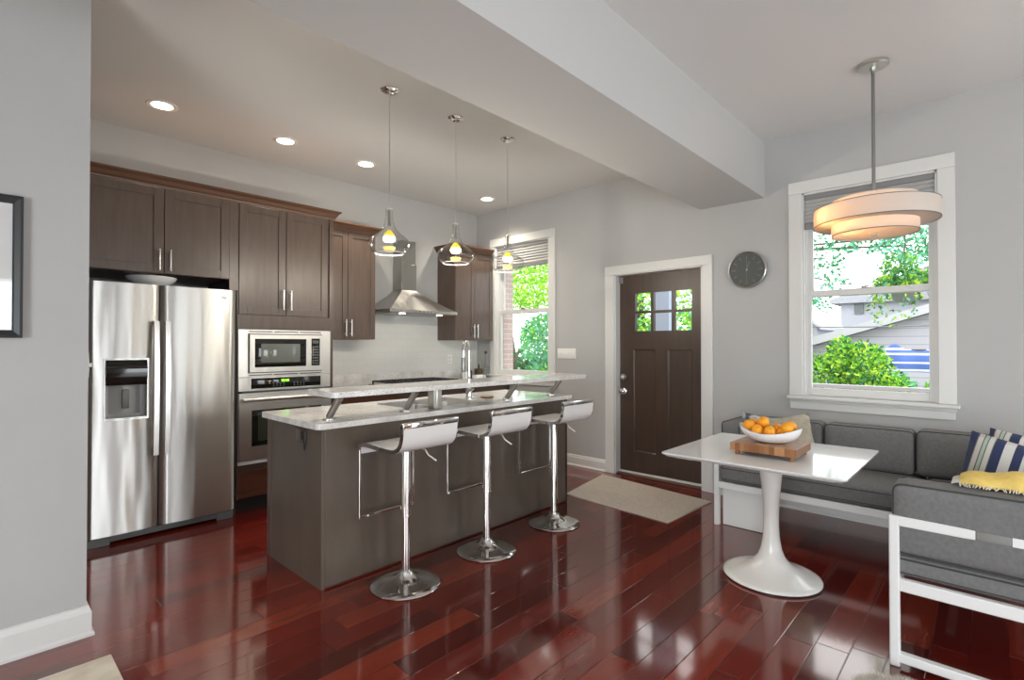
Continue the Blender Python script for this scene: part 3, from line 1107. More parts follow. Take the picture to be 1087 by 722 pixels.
def fridge_door(x0, x1, z0, z1, hole=None):
    yf, yb, sag, rr = 4.372, 4.448, 0.012, 0.014
    xs = sorted({x0 + (x1 - x0) * i / 20 for i in range(21)} | ({hole[0], hole[1]} if hole else set()))
    zs = sorted({z0, z1} | ({hole[2], hole[3]} if hole else set()))
    zs = [z0] + [z for z in zs if z0 < z < z1] + [z1]
    bm = NB()

    def Yf(x):
        u = (x - (x0 + x1) / 2) / ((x1 - x0) / 2)
        return yf + sag * u * u + rr * max(0, (abs(u) - 0.93) / 0.07) ** 2
    G = {}
    for i, x in enumerate(xs):
        for j, z in enumerate(zs):
            G[i, j] = bm.verts.new((x, Yf(x), z))
    for i in range(len(xs) - 1):
        for j in range(len(zs) - 1):
            if hole and hole[0] - 1e-6 <= xs[i] and xs[i + 1] <= hole[1] + 1e-6 and hole[2] - 1e-6 <= zs[j] and zs[j + 1] <= hole[3] + 1e-6:
                continue
            bm.faces.new((G[i, j], G[i + 1, j], G[i + 1, j + 1], G[i, j + 1]))
    # sides, top, bottom, back
    bk = {(i, j): bm.verts.new((x0 if i == 0 else x1, yb, z0 if j == 0 else z1)) for i in (0, 1) for j in (0, 1)}
    J = len(zs) - 1
    I = len(xs) - 1
    bm.faces.new([G[0, j] for j in range(J + 1)] + [bk[0, 1], bk[0, 0]])
    bm.faces.new([G[I, j] for j in range(J + 1)] + [bk[1, 1], bk[1, 0]])
    bm.faces.new([G[i, 0] for i in range(I + 1)] + [bk[1, 0], bk[0, 0]])
    bm.faces.new([G[i, J] for i in range(I + 1)] + [bk[1, 1], bk[0, 1]])
    bm.faces.new((bk[0, 0], bk[1, 0], bk[1, 1], bk[0, 1]))
    return bm


HOLE = (0.660, 0.902, 0.858, 1.262)
dl = part(t, 'door', fridge_door(0.560, 0.970, 0.068, 1.792, HOLE), M['steel'], 'narrow freezer door with ice dispenser')
drr = part(t, 'door', fridge_door(0.980, 1.478, 0.068, 1.792), M['steel'], 'wide refrigerator door')
for dd, x in ((dl, 0.942), (drr, 1.010)):
    bm = NB()
    ring = []
    n = 18
    for k in range(n + 1):
        s = k / n
        z = 0.585 + (1.53 - 0.585) * s
        y = 4.315 - 0.020 * (1 - (2 * s - 1) ** 2)
        hw = 0.019
        ring.append([bm.verts.new(p) for p in ((x - hw, y + 0.008, z), (x - hw * 0.8, y, z), (x + hw * 0.8, y, z), (x + hw, y + 0.008, z), (x + hw * 0.7, y + 0.016, z), (x - hw * 0.7, y + 0.016, z))])
    for a, b in zip(ring, ring[1:]):
        for i in range(6):
            bm.faces.new((a[i], a[(i + 1) % 6], b[(i + 1) % 6], b[i]))
    bm.faces.new(ring[0]); bm.faces.new(ring[-1])
    for z in (0.60, 1.50):
        box(bm, x - 0.009, x + 0.009, 4.318, 4.385, z, z + 0.03, 0.003)
    part(dd, 'handle', bm, M['nickel'])
# dispenser
bm = NB()
wall_cells(bm, 'Y', 4.366, 4.378, HOLE[0] - 0.007, HOLE[1] + 0.007, HOLE[2] - 0.012, HOLE[3] + 0.007, [(HOLE[0] + 0.004, HOLE[1] - 0.004, HOLE[2] + 0.004, HOLE[3] - 0.004)])
disp = part(dl, 'dispenser_surround', bm, M['steel3'], smooth=False)
bm = NB()
x0, x1, z0, z1 = HOLE
yb = 4.444
v = {}
for i, x in enumerate((x0, x1)):
    for j, z in enumerate((z0, z1)):
        v[i, j, 0] = bm.verts.new((x, 4.376, z)); v[i, j, 1] = bm.verts.new((x, yb, z))
for q in (((0, 0, 0), (0, 1, 0), (0, 1, 1), (0, 0, 1)), ((1, 0, 0), (1, 1, 0), (1, 1, 1), (1, 0, 1)), ((0, 0, 0), (1, 0, 0), (1, 0, 1), (0, 0, 1)),
          ((0, 1, 0), (1, 1, 0), (1, 1, 1), (0, 1, 1)), ((0, 0, 1), (1, 0, 1), (1, 1, 1), (0, 1, 1))):
    bm.faces.new([v[k] for k in q])
part(dl, 'dispenser_recess', bm, M['silverp'], smooth=False)
bm = NB()
pr = [(4.376, 1.258), (4.360, 1.24), (4.352, 1.19), (4.358, 1.13), (4.376, 1.085), (4.44, 1.085), (4.44, 1.258)]
prism(bm, pr, 'X', x0 + 0.004, x1 - 0.004)
part(dl, 'dispenser_control_panel', bm, M['blackglass'])
bm = NB()
lathe_pts = [(x0 + 0.03 + (x1 - x0 - 0.06) * i / 10, 4.444 - 0.05 * math.sin(math.pi * i / 10)) for i in range(11)]
A = [bm.verts.new((p[0], p[1], 0.885)) for p in lathe_pts]
B = [bm.verts.new((p[0], p[1], 1.085)) for p in lathe_pts]
for i in range(10):
    bm.faces.new((A[i], A[i + 1], B[i + 1], B[i]))
bm.faces.new(A); bm.faces.new(B)
part(dl, 'dispenser_chute', bm, M['silverp'])
bm = NB(); box(bm, 0.757, 0.797, 4.372, 4.394, 0.925, 1.055, 0.004)
part(dl, 'dispenser_paddle', bm, M['greyp'])
bm = NB(); box(bm, 0.564, 1.474, 4.402, 4.452, 0.020, 0.063, 0.004)
box(bm, 0.562, 0.70, 4.395, 4.43, 0.0, 0.06, 0.006)
box(bm, 1.36, 1.476, 4.395, 4.43, 0.0, 0.06, 0.006)
part(t, 'kick_grille', bm, M['greyp'], smooth=False)
bm = NB(); box(bm, 1.375, 1.41, 4.370, 4.378, 1.722, 1.736, 0.003)
part(drr, 'badge', bm, M['chrome'])
bm = NB()
lathe(bm, [(0, 0), (0.085, 0.0), (0.090, 0.006), (0.120, 0.020), (0.150, 0.050), (0.160, 0.070), (0.157, 0.072), (0.115, 0.026), (0.08, 0.012), (0, 0.010)], (0.960, 4.555, 1.7905), 44)
solo('serving_bowl', bm, M['ceramic'], 'shallow white serving bowl on top of the refrigerator', 'bowl')

# ------------------------------------------------------------------ built-in microwave and wall oven
t = thing('microwave', 'stainless built-in microwave above the wall oven', 'microwave', (1.91, 4.5, 1.105))
bm = NB()
box(bm, 1.56, 2.26, CY + 0.022, CY + 0.45, 1.115, 1.475)
part(t, 'body', bm, M['greyp'], smooth=False)
bm = NB()
wall_cells(bm, 'Y', CY - 0.012, CY + 0.002, 1.520, 2.302, 1.102, 1.488, [(1.592, 2.224, 1.130, 1.455)] + [(a, b, z, z + 0.008) for a, b in ((1.60, 1.79), (1.80, 2.01), (2.02, 2.215)) for z in (1.468, 1.110)])
part(t, 'trim_frame', bm, M['steel2'], smooth=False)
bm = NB(); box(bm, 1.53, 2.29, CY + 0.004, CY + 0.02, 1.106, 1.484)
part(t, 'vent_backing', bm, M['blackp'], smooth=False)
bm = NB(); wall_cells(bm, 'Y', CY - 0.028, CY + 0.003, 1.600, 2.218, 1.138, 1.447, [(1.640, 2.072, 1.178, 1.413), (2.118, 2.196, 1.180, 1.420)])
dd = part(t, 'door', bm, M['steel2'], smooth=False)
bm = NB(); box(bm, 1.638, 2.074, CY - 0.024, CY - 0.004, 1.176, 1.415, 0.002)
wn_ = part(dd, 'door_window', bm, M['blackglass'])
bm = NB(); box(bm, 1.690, 2.018, CY - 0.0255, CY - 0.02, 1.215, 1.372, 0.0005)
part(dd, 'window_screen', bm, mat('grey_window_screen', (0.17, 0.18, 0.16), 0.06))
bm = NB(); box(bm, 2.120, 2.194, CY - 0.026, CY - 0.002, 1.182, 1.418, 0.002)
cp = part(t, 'control_panel', bm, M['blackglass'])
bm = NB()
for i in range(3):
    for j in range(7):
        box(bm, 2.128 + i * 0.021, 2.128 + i * 0.021 + 0.014, CY - 0.0275, CY - 0.0255, 1.195 + j * 0.024, 1.195 + j * 0.024 + 0.012)
part(cp, 'keypad', bm, M['greyp'], smooth=False)
bm = NB(); box(bm, 2.128, 2.184, CY - 0.0275, CY - 0.0255, 1.375, 1.402)
part(cp, 'display', bm, mat('grey_display', (0.12, 0.14, 0.12), 0.1), smooth=False)

t = thing('built_in_oven', 'stainless built-in oven with bar handle, below the microwave', 'oven', (1.91, 4.5, 0.39))
bm = NB(); box(bm, 1.56, 2.26, CY + 0.024, CY + 0.55, 0.42, 1.08)
part(t, 'body', bm, M['greyp'], smooth=False)
bm = NB(); box(bm, 1.520, 2.302, CY - 0.014, CY + 0.02, 0.985, 1.099, 0.003)
cpn = part(t, 'control_panel', bm, M['steel2'], smooth=False)
bm = NB(); box(bm, 1.617, 2.208, CY - 0.017, CY - 0.01, 1.003, 1.087, 0.001)
ds = part(cpn, 'display', bm, M['blackglass'])
bm = NB()
xx = 1.862
for k in range(4):
    x_ = xx + k * 0.015 + (0.006 if k > 1 else 0)
    segs = [(x_, x_ + 0.009, 1.060, 1.0625), (x_, x_ + 0.009, 1.068, 1.0705), (x_, x_ + 0.009, 1.052, 1.0545), (x_ + 0.008, x_ + 0.0105, 1.052, 1.0705), (x_ - 0.001, x_ + 0.0015, 1.061, 1.0705)]
    for s_ in segs:
        box(bm, s_[0], s_[1], CY - 0.0183, CY - 0.0168, s_[2], s_[3])
part(cpn, 'clock_digits', bm, M['green'], 'green clock digits', smooth=False)
for a in (1.79, 1.965):
    bm = NB()
    for i in range(4):
        for j in range(3):
            box(bm, a + i * 0.028, a + i * 0.028 + 0.012, CY - 0.0180, CY - 0.0168, 1.015 + j * 0.013, 1.015 + j * 0.013 + 0.005)
    part(cpn, 'keypad', bm, M['greyp'], smooth=False)
bm = NB(); wall_cells(bm, 'Y', CY - 0.03, CY + 0.02, 1.520, 2.302, 0.425, 0.970, [(1.617, 2.212, 0.535, 0.828)])
dd = part(t, 'door', bm, M['steel2'], smooth=False)
bm = NB(); box(bm, 1.615, 2.214, CY - 0.025, CY + 0.0, 0.533, 0.830, 0.002)
part(dd, 'door_window', bm, M['blackglass'])
bm = NB(); box(bm, 1.668, 2.16, CY - 0.0265, CY - 0.02, 0.575, 0.80, 0.0005)
part(dd, 'window_glass', bm, M['ovenglass'])
bm = NB()
tube(bm, [(1.535, CY - 0.075, 0.918), (2.287, CY - 0.075, 0.918)], 0.016, 16)
for xx in (1.57, 2.25):
    tube(bm, [(xx, CY - 0.075, 0.918), (xx, CY - 0.028, 0.918)], 0.011, 10)
part(dd, 'handle', bm, M['nickel'])
bm = NB(); box(bm, 1.520, 2.302, CY - 0.016, CY + 0.02, 0.392, 0.420, 0.002)
part(t, 'bottom_trim', bm, M['whitemetal'], smooth=False)

# ------------------------------------------------------------------ island
t = thing('kitchen_island', 'dark stained kitchen island with a flat panel back', 'island', (2.5, 3.1, 0))
bm = NB()
box(bm, 1.37, 1.39, 2.73, 3.455, 0.0, 0.892)
box(bm, 3.60, 3.62, 2.73, 3.455, 0.0, 0.892)
box(bm, 1.39, 3.60, 2.745, 2.765, 0.0, 0.892)
box(bm, 1.39, 3.60, 2.765, 2.865, 0.868, 0.892)
box(bm, 1.39, 3.60, 3.44, 3.455, 0.09, 0.892)
box(bm, 1.39, 2.08, 2.865, 3.44, 0.868, 0.892)
box(bm, 2.80, 3.60, 2.865, 3.44, 0.868, 0.892)
part(t, 'carcass', bm, M['island'], smooth=False)
bm = NB(); box(bm, 1.392, 3.618, 2.730, 2.745, 0.012, 0.892, 0.002, 1)
part(t, 'back_panel', bm, M['island'], smooth=False)
bm = NB(); box(bm, 1.366, 1.372, 3.40, 3.46, 0.0, 0.892, 0.002, 1)
part(t, 'end_stile', bm, M['cab'], smooth=False)
n = 4
for i in range(n):
    a = 1.40 + i * 0.55
    d = shaker(t, a + 0.003, a + 0.547, 3.475, 0.10, 0.885, M['cab'], 0.06, 0.019, 1)
bm = NB(); box(bm, 1.42, 3.58, 3.38, 3.40, 0, 0.09)
part(t, 'toe_kick', bm, M['dark'], smooth=False)
# outlet on the end
t = thing('outlet_plate', 'brown outlet plate on the end of the island', 'outlet', (1.368, 3.0, 0.80))
bm = NB(); box(bm, 1.358, 1.3695, 2.905, 3.025, 0.795, 0.872, 0.003)
part(t, 'cover_plate', bm, M['brass'])
bm = NB(); box(bm, 1.354, 1.359, 2.93, 2.965, 0.81, 0.86, 0.002)
box(bm, 1.352, 1.357, 2.90, 2.915, 0.755, 0.872, 0.002)
part(t, 'receptacle', bm, M['blackp'])

# worktop with a sink cut-out
SK = (2.10, 2.78, 2.89, 3.36)
t = thing('island_worktop', 'pale speckled granite worktop on the island with a sink cut-out', 'countertop', (2.5, 3.1, 0.893))
bm = NB(); wall_cells(bm, 'Z', 0.893, 0.925, 1.335, 3.65, 2.70, 3.505, [SK])
es = [e for e in bm.edges if abs(e.verts[0].co.z - e.verts[1].co.z) > 0.01 and abs(e.verts[0].co.x - 1.335) < 1e-4 and (abs(e.verts[0].co.y - 2.70) < 1e-4 or abs(e.verts[0].co.y - 3.505) < 1e-4)]
bmesh.ops.bevel(bm, geom=es, offset=0.045, segments=6, profile=0.5, affect='EDGES')
part(t, 'slab', bm, M['granite'], angle=50)
t = thing('kitchen_sink', 'stainless double-bowl sink set in the island worktop', 'sink', (2.44, 3.12, 0.70))
bm = NB()
def bowl(bm, x0, x1, y0, y1, zt, zb, r=0.05):
    top = rect_loop('Z', zt, x0, x1, y0, y1, r, 5)
    bot = rect_loop('Z', zb, x0 + 0.02, x1 - 0.02, y0 + 0.02, y1 - 0.02, r, 5)
    rim = rect_loop('Z', zt, x0 - 0.012, x1 + 0.012, y0 - 0.012, y1 + 0.012, r + 0.01, 5)
    A = [bm.verts.new(p) for p in rim]; B = [bm.verts.new(p) for p in top]; C = [bm.verts.new(p) for p in bot]
    m = len(A)
    for i in range(m):
        j = (i + 1) % m
        bm.faces.new((A[i], A[j], B[j], B[i])); bm.faces.new((B[i], B[j], C[j], C[i]))
    bm.faces.new(C)
bowl(bm, SK[0] - 0.005, 2.46, SK[2] - 0.005, SK[3] + 0.005, 0.8925, 0.715)
part(t, 'bowl', bm, M['steel2'], 'left sink bowl')
bm = NB(); bowl(bm, 2.485, SK[1] + 0.005, SK[2] - 0.005, SK[3] + 0.005, 0.8925, 0.735)
part(t, 'bowl', bm, M['steel2'], 'right sink bowl')
for xx in (2.28, 2.63):
    bm = NB(); lathe(bm, [(0, 0.004), (0.03, 0.003), (0.042, 0.006), (0.044, 0.0)], (xx, 3.12, 0.716 if xx < 2.5 else 0.736), 24)
    part(t, 'drain', bm, M['chrome'])

# faucet
fx, fy, fz = 2.84, 3.14, 0.926
t = thing('faucet', 'tall chrome gooseneck faucet rising from the island worktop', 'faucet', (fx, fy, fz))
dv = Vector((-0.86, -0.51, 0)).normalized()
bm = NB(); lathe(bm, [(0, 0), (0.032, 0), (0.032, 0.008), (0.024, 0.016), (0.021, 0.075), (0.017, 0.085), (0, 0.085)], (fx, fy, fz), 24)
part(t, 'base', bm, M['chrome'])
bm = NB()
R_ = 0.075
pts = [Vector((fx, fy, fz + 0.08)), Vector((fx, fy, fz + 0.2)), Vector((fx, fy, 1.315))]
for k in range(1, 13):
    a = math.pi * k / 12
    pts.append(Vector((fx, fy, 1.315)) + dv * (R_ - R_ * math.cos(a)) + Vector((0, 0, R_ * math.sin(a))))
pts.append(pts[-1] - Vector((0, 0, 0.05)))
tube(bm, pts, 0.0115, 14)
part(t, 'spout', bm, M['chrome'])
e = pts[-1]
bm = NB(); lathe(bm, [(0, 0), (0.014, 0), (0.017, 0.02), (0.015, 0.10), (0.012, 0.115), (0, 0.115)], e - Vector((0, 0, 0.115)), 20)
part(t, 'spray_head', bm, M['steel_dark'])
bm = NB()
tube(bm, [(fx, fy, fz + 0.055), (fx - 0.02, fy - 0.045, fz + 0.06), (fx - 0.035, fy - 0.095, fz + 0.085)], [0.009, 0.007, 0.006], 10)
part(t, 'lever', bm, M['chrome'])
bm = NB()
lathe(bm, [(0, 0), (0.05, 0), (0.062, 0.010), (0.060, 0.011), (0.045, 0.004), (0, 0.004)], (2.985, 3.08, 0.926), 28)
solo('soap_dish', bm, M['browndish'], 'small brown dish on the island worktop right of the faucet', 'dish')

# raised bar
t = thing('raised_bar', 'long raised granite breakfast bar on slanted metal posts', 'breakfast bar', (2.65, 2.85, 0.925))
bm = NB()
r_ = 0.03
poly = arc((3.88 - 0.05, 2.68 + 0.05), 0.05, -90, 0, 5) + arc((3.88 - 0.05, 3.02 - 0.05), 0.05, 0, 90, 5) + arc((1.415 + r_, 3.02 - r_), r_, 90, 180, 4) + arc((1.415 + r_, 2.68 + r_), r_, 180, 270, 4)
prism(bm, poly, 'Z', 1.064, 1.096)
part(t, 'bar_top', bm, M['granite'], angle=50)
for x in (1.477, 2.017, 2.985, 3.545):
    yb_, yt_ = 2.85, 2.765
    bm = NB()
    lathe(bm, [(0, 0), (0.04, 0), (0.04, 0.006), (0, 0.006)], (x, yb_, 0.9255), 24)
    tube(bm, [(x, yb_, 0.939), (x + 0.02, yt_, 1.056)], 0.021, 18)
    part(t, 'post', bm, M['nickel'])
bm = NB(); box(bm, 3.05, 3.50, 2.84, 2.86, 1.052, 1.064)
part(t, 'flat_brace', bm, M['steel_dark'], smooth=False)
t = thing('outlet_tower', 'square stainless outlet tower between worktop and raised bar', 'outlet', (2.23, 2.80, 0.925))
bm = NB(); box(bm, 2.20, 2.268, 2.785, 2.855, 0.9255, 1.063, 0.004)
part(t, 'housing', bm, M['nickel'], smooth=False)
bm = NB(); box(bm, 2.222, 2.262, 2.780, 2.786, 0.932, 1.058, 0.002)
part(t, 'face_plate', bm, M['steel2'])

# ------------------------------------------------------------------ bar stools
def make_stool(label):
    t = thing('bar_stool', label, 'stool', (0, 0, 0), 'white and chrome bar stools')
    bm = NB()
    lathe(bm, [(0, 0.0), (0.193, 0.0), (0.196, 0.005), (0.192, 0.011), (0.15, 0.020), (0.10, 0.030), (0.065, 0.044), (0.045, 0.062), (0.036, 0.078), (0.034, 0.082), (0, 0.082)], (0, 0, 0), 56)
    part(t, 'base', bm, M['chrome'], angle=60)
    bm = NB(); cyl(bm, (0, 0, 0.08), 0.0245, 0.315, seg=28)
    part(t, 'lower_column', bm, M['chrome'])
    bm = NB(); cyl(bm, (0, 0, 0.393), 0.029, 0.37, seg=28)
    lathe(bm, [(0, 0), (0.031, 0), (0.031, 0.012), (0, 0.012)], (0, 0, 0.386), 28)
    part(t, 'gas_lift_sleeve', bm, M['chrome'])
    bm = NB(); lathe(bm, [(0, 0), (0.05, 0), (0.085, 0.018), (0.09, 0.026), (0, 0.026)], (0, 0.0, 0.762), 28)
    part(t, 'swivel_plate', bm, M['steel_dark'])
    # seat shell: side profile (y, z) with thickness; back at y = -0.22, front edge at +0.19
    cl = [(-0.228, 0.948), (-0.226, 0.915), (-0.222, 0.875), (-0.212, 0.842), (-0.190, 0.815), (-0.155, 0.799), (-0.10, 0.793), (-0.02, 0.794), (0.06, 0.798), (0.12, 0.800), (0.155, 0.797), (0.18, 0.787), (0.192, 0.768), (0.1955, 0.742)]
    W = 0.182

    def shell(off0, off1, w0, w1, trim0=0, trim1=0):
        bm = NB()
        pts = cl[trim0:len(cl) - trim1]
        fr, bk = [], []
        for i, p in enumerate(pts):
            a = Vector(pts[max(i - 1, 0)]); b = Vector(pts[min(i + 1, len(pts) - 1)])
            tg = (b - a).normalized()
            nn = Vector((-tg.y, tg.x))
            fr.append(Vector(p) + nn * off0); bk.append(Vector(p) + nn * off1)
        poly = [(v.x, v.y) for v in fr] + [(v.x, v.y) for v in reversed(bk)]
        A = [bm.verts.new((w0, p[0], p[1])) for p in poly]
        B = [bm.verts.new((w1, p[0], p[1])) for p in poly]
        n = len(fr)
        for i in range(2 * n):
            j = (i + 1) % (2 * n)
            bm.faces.new((A[i], A[j], B[j], B[i]))
        for i in range(n - 1):
            bm.faces.new((A[i], A[i + 1], A[2 * n - 2 - i], A[2 * n - 1 - i]))
            bm.faces.new((B[i], B[i + 1], B[2 * n - 2 - i], B[2 * n - 1 - i]))
        return bm
    st = part(t, 'seat', shell(0.009, -0.009, -W, W), M['stoolseat'], angle=40)
    # chrome edge strips along both sides and a cap along the top of the back
    for s_ in (-1, 1):
        part(st, 'edge_strip', shell(0.0105, -0.0105, s_ * W, s_ * (W + 0.006)), M['chrome'], angle=40)
    bm = NB(); box(bm, -W - 0.006, W + 0.006, -0.242, -0.214, 0.925, 0.955, 0.004)
    part(st, 'back_cap', bm, M['chrome'])
    # footrest loop of flat bar from the front edge
    bm = NB()
    y, z0, z1 = 0.194, 0.385, 0.79
    for x in (-W - 0.001, W + 0.001):
        box(bm, x - 0.0055, x + 0.0055, y - 0.012, y + 0.012, z0, z1 - 0.02, 0.002)
    box(bm, -W - 0.006, W + 0.006, y - 0.012, y + 0.012, z0 - 0.011, z0 + 0.002, 0.002)
    part(t, 'footrest', bm, M['chrome'], smooth=False)
    bm = NB()
    tube(bm, [(0.07, -0.02, 0.768), (0.10, -0.045, 0.758), (0.112, -0.06, 0.725), (0.150, -0.085, 0.690)], [0.005, 0.005, 0.005, 0.006], 10)
    part(t, 'height_lever', bm, M['nickel'])
    return t


st = make_stool('white and chrome bar stool nearest the left end of the island')
for i, (x, y, lab) in enumerate(((1.738, 2.455, 'white and chrome bar stool by the left end of the island, nearest the refrigerator'), (2.388, 2.465, 'middle one of the three white and chrome bar stools at the island'), (3.105, 2.465, 'white and chrome bar stool at the island end nearest the door'))):
    o = st if i == 0 else copy_tree(st)
    o.location = (x, y, 0)
    o['label'] = lab

# ------------------------------------------------------------------ lamps
def make_pendant(label):
    t = thing('pendant_lamp', label, 'pendant lamp', (0, 0, CZ), 'glass pendants over the bar')
    bm = NB(); lathe(bm, [(0, 0), (0.063, 0), (0.063, -0.006), (0.045, -0.018), (0.03, -0.022), (0, -0.022)], (0, 0, CZ), 32)
    part(t, 'ceiling_canopy', bm, M['chrome'])
    bm = NB(); tube(bm, [(0, 0, CZ - 0.02), (0, 0, 2.28)], 0.0028, 8)
    part(t, 'cord', bm, M['nickel'])
    prof = [(0.0185, 2.296), (0.027, 2.290), (0.024, 2.278), (0.023, 2.262), (0.025, 2.235), (0.031, 2.205), (0.040, 2.175), (0.053, 2.148), (0.080, 2.122), (0.108, 2.103), (0.128, 2.085), (0.138, 2.067), (0.1405, 2.050), (0.137, 2.033), (0.128, 2.016), (0.114, 2.001), (0.100, 1.991)]
    inner = [(r - 0.003, z) for r, z in reversed(prof)]
    bm = NB(); lathe(bm, prof, (0, 0, 0), 48)
    part(t, 'glass_shade', bm, M['pendglass'], angle=80)
    bm = NB(); tube(bm, [(0.0975 * math.cos(a * math.pi / 24), 0.0975 * math.sin(a * math.pi / 24), 1.991) for a in range(48)], 0.003, 8, True)
    tube(bm, [(0.0195 * math.cos(a * math.pi / 12), 0.0195 * math.sin(a * math.pi / 12), 2.293) for a in range(24)], 0.004, 8, True)
    part(t, 'glass_rim', bm, mat('pale_glass_rim', (0.75, 0.76, 0.74), 0.1, 0.0))
    bm = NB(); lathe(bm, [(0, 2.30), (0.006, 2.30), (0.010, 2.285), (0.012, 2.19), (0.014, 2.18), (0, 2.18)], (0, 0, 0), 20)
    so = part(t, 'socket', bm, M['chrome'])
    bm = NB(); lathe(bm, [(0, 2.150), (0.012, 2.148), (0.020, 2.135), (0.034, 2.122), (0.037, 2.106), (0, 2.106)], (0, 0, 0), 24)
    part(so, 'bulb_collar', bm, M['amber'], 'yellow glowing collar of the bulb')
    bm = NB(); lathe(bm, [(0, 2.106), (0.034, 2.104), (0.040, 2.095), (0.040, 2.082), (0.030, 2.073), (0, 2.072)], (0, 0, 0), 24)
    part(so, 'bulb', bm, M['bulb'], 'lit white bulb')
    bm = NB(); lathe(bm, [(0, 2.034), (0.040, 2.034), (0.042, 2.027), (0.040, 2.022), (0.032, 2.018), (0.038, 2.012), (0.036, 2.006), (0, 2.006)], (0, 0, 0), 24)
    part(so, 'bulb_diffuser', bm, M['amberdim'])
    bm = NB(); cyl(bm, (0, 0, 2.033), 0.004, 0.04, seg=10)
    part(so, 'bulb_stem', bm, M['chrome'])
    d = bpy.data.lights.new('pendant_light', 'POINT')
    d.energy = 26
    d.color = (1.0, 0.91, 0.78)
    d.shadow_soft_size = 0.03
    lo = bpy.data.objects.new('light_source', d)
    COL.objects.link(lo)
    lo.parent = t
    lo.location = (0, 0, 2.052 - CZ)
    return t


pd = make_pendant('x')
for i, (x, y, lab) in enumerate(((2.00, 3.025, 'clear glass pendant over the bar end nearest the refrigerator'), (2.595, 3.022, 'middle clear glass pendant over the breakfast bar'), (3.165, 3.012, 'clear glass pendant over the bar end nearest the kitchen window'))):
    o = pd if i == 0 else copy_tree(pd)
    o.location = (x, y, CZ)
    o['label'] = lab


def make_downlight():
    t = thing('recessed_downlight', 'x', 'downlight', (0, 0, CZ), 'recessed downlights in the kitchen ceiling')
    bm = NB(); lathe(bm, [(0.066, 0.0), (0.098, 0.0), (0.096, -0.006), (0.078, -0.009), (0.068, -0.006)], (0, 0, CZ), 40)
    part(t, 'trim_ring', bm, M['whitep'])
    bm = NB(); lathe(bm, [(0, -0.003), (0.068, -0.003), (0.068, -0.0045), (0, -0.0055)], (0, 0, CZ), 40)
    part(t, 'lens', bm, M['downlens'])
    d = bpy.data.lights.new('downlight_light', 'SPOT')
    d.energy = 54
    d.color = (1.0, 0.90, 0.77)
    d.spot_size = math.radians(130)
    d.spot_blend = 0.8
    d.shadow_soft_size = 0.06
    lo = bpy.data.objects.new('light_source', d)
    COL.objects.link(lo)
    lo.parent = t
    lo.location = (0, 0, -0.03)
    return t


dl_ = make_downlight()
for i, (x, lab) in enumerate(((0.99, 'lit recessed downlight in the ceiling above the refrigerator'), (1.888, 'lit recessed downlight in the ceiling above the oven tower'), (2.662, 'lit recessed downlight in the ceiling above and left of the range hood'), (4.294, 'lit recessed downlight in the ceiling corner by the kitchen window'))):
    o = dl_ if i == 0 else copy_tree(dl_)
    o.location = (x, 4.43, CZ)
    o['label'] = lab

# drum pendant over the dining corner
LX, LY = 3.876, 0.541
t = thing('drum_pendant', 'large white tiered drum pendant on a nickel rod before the dining window', 'pendant lamp', (LX, LY, CZ))
bm = NB(); lathe(bm, [(0, 0), (0.082, 0), (0.082, -0.016), (0.076, -0.022), (0.018, -0.024), (0.016, -0.045), (0, -0.045)], (LX, LY, CZ), 36)
part(t, 'ceiling_canopy', bm, M['nickel'])
bm = NB(); tube(bm, [(LX, LY, CZ - 0.03), (LX, LY, 2.34)], 0.0095, 14)
cyl(bm, (LX, LY, 2.268), 0.018, 0.10)
part(t, 'rod', bm, M['steel_dark'])


def drum_shell(r, z0, z1, th=0.004):
    bm = NB()
    lathe(bm, [(r, z0), (r, z1), (r - th, z1), (r - th, z0), (r, z0)], (LX, LY, 0), 72)
    bmesh.ops.remove_doubles(bm, verts=bm.verts, dist=1e-6)
    return bm


osh = part(t, 'outer_shade', drum_shell(0.325, 2.116, 2.222), M['shade'], angle=60)
bm = NB()
lathe(bm, [(0.323, 2.118), (0.226, 2.118), (0.226, 2.121), (0.323, 2.121)], (LX, LY, 0), 72)
part(osh, 'bottom_panel', bm, M['shade'], angle=60)
bm = NB()
lathe(bm, [(0.323, 2.216), (0.226, 2.216), (0.226, 2.219), (0.323, 2.219)], (LX, LY, 0), 72)
part(osh, 'top_panel', bm, M['shade'], angle=60)
ish = part(t, 'inner_shade', drum_shell(0.226, 2.052, 2.270), M['shade'], angle=60)
bm = NB()
for r, z in ((0.3255, 2.116), (0.3255, 2.222), (0.2265, 2.052)):
    tube(bm, [(LX + r * math.cos(a * math.pi / 36), LY + r * math.sin(a * math.pi / 36), z) for a in range(72)], 0.0022, 6, True)
part(t, 'shade_piping', bm, M['greyp'])
bm = NB(); lathe(bm, [(0, 2.056), (0.224, 2.056), (0.224, 2.060), (0, 2.060)], (LX, LY, 0), 72)
part(t, 'diffuser', bm, M['shade'], angle=60)
bm = NB(); lathe(bm, [(0, 2.266), (0.224, 2.266), (0.224, 2.269), (0, 2.269)], (LX, LY, 0), 72)
part(t, 'top_cover', bm, M['shade'], angle=60)
bm = NB(); box(bm, LX - 0.018, LX + 0.018, LY - 0.018, LY + 0.018, 2.038, 2.056, 0.003)
part(t, 'finial', bm, M['nickel'], smooth=False)
bm = NB(); lathe(bm, [(0, 0.0), (0.018, 0.0), (0.03, -0.03), (0.034, -0.06), (0.025, -0.088), (0, -0.098)], (LX - 0.09, LY + 0.09, 2.24), 20)
part(t, 'bulb', bm, M['bulb'], 'lit warm bulb inside the shade')
d = bpy.data.lights.new('drum_light', 'POINT')
d.energy = 9
d.color = (1.0, 0.66, 0.36)
d.shadow_soft_size = 0.04
lo = bpy.data.objects.new('light_source', d)
COL.objects.link(lo)
lo.parent = t
lo.location = (-0.11, 0.11, 2.115 - CZ)
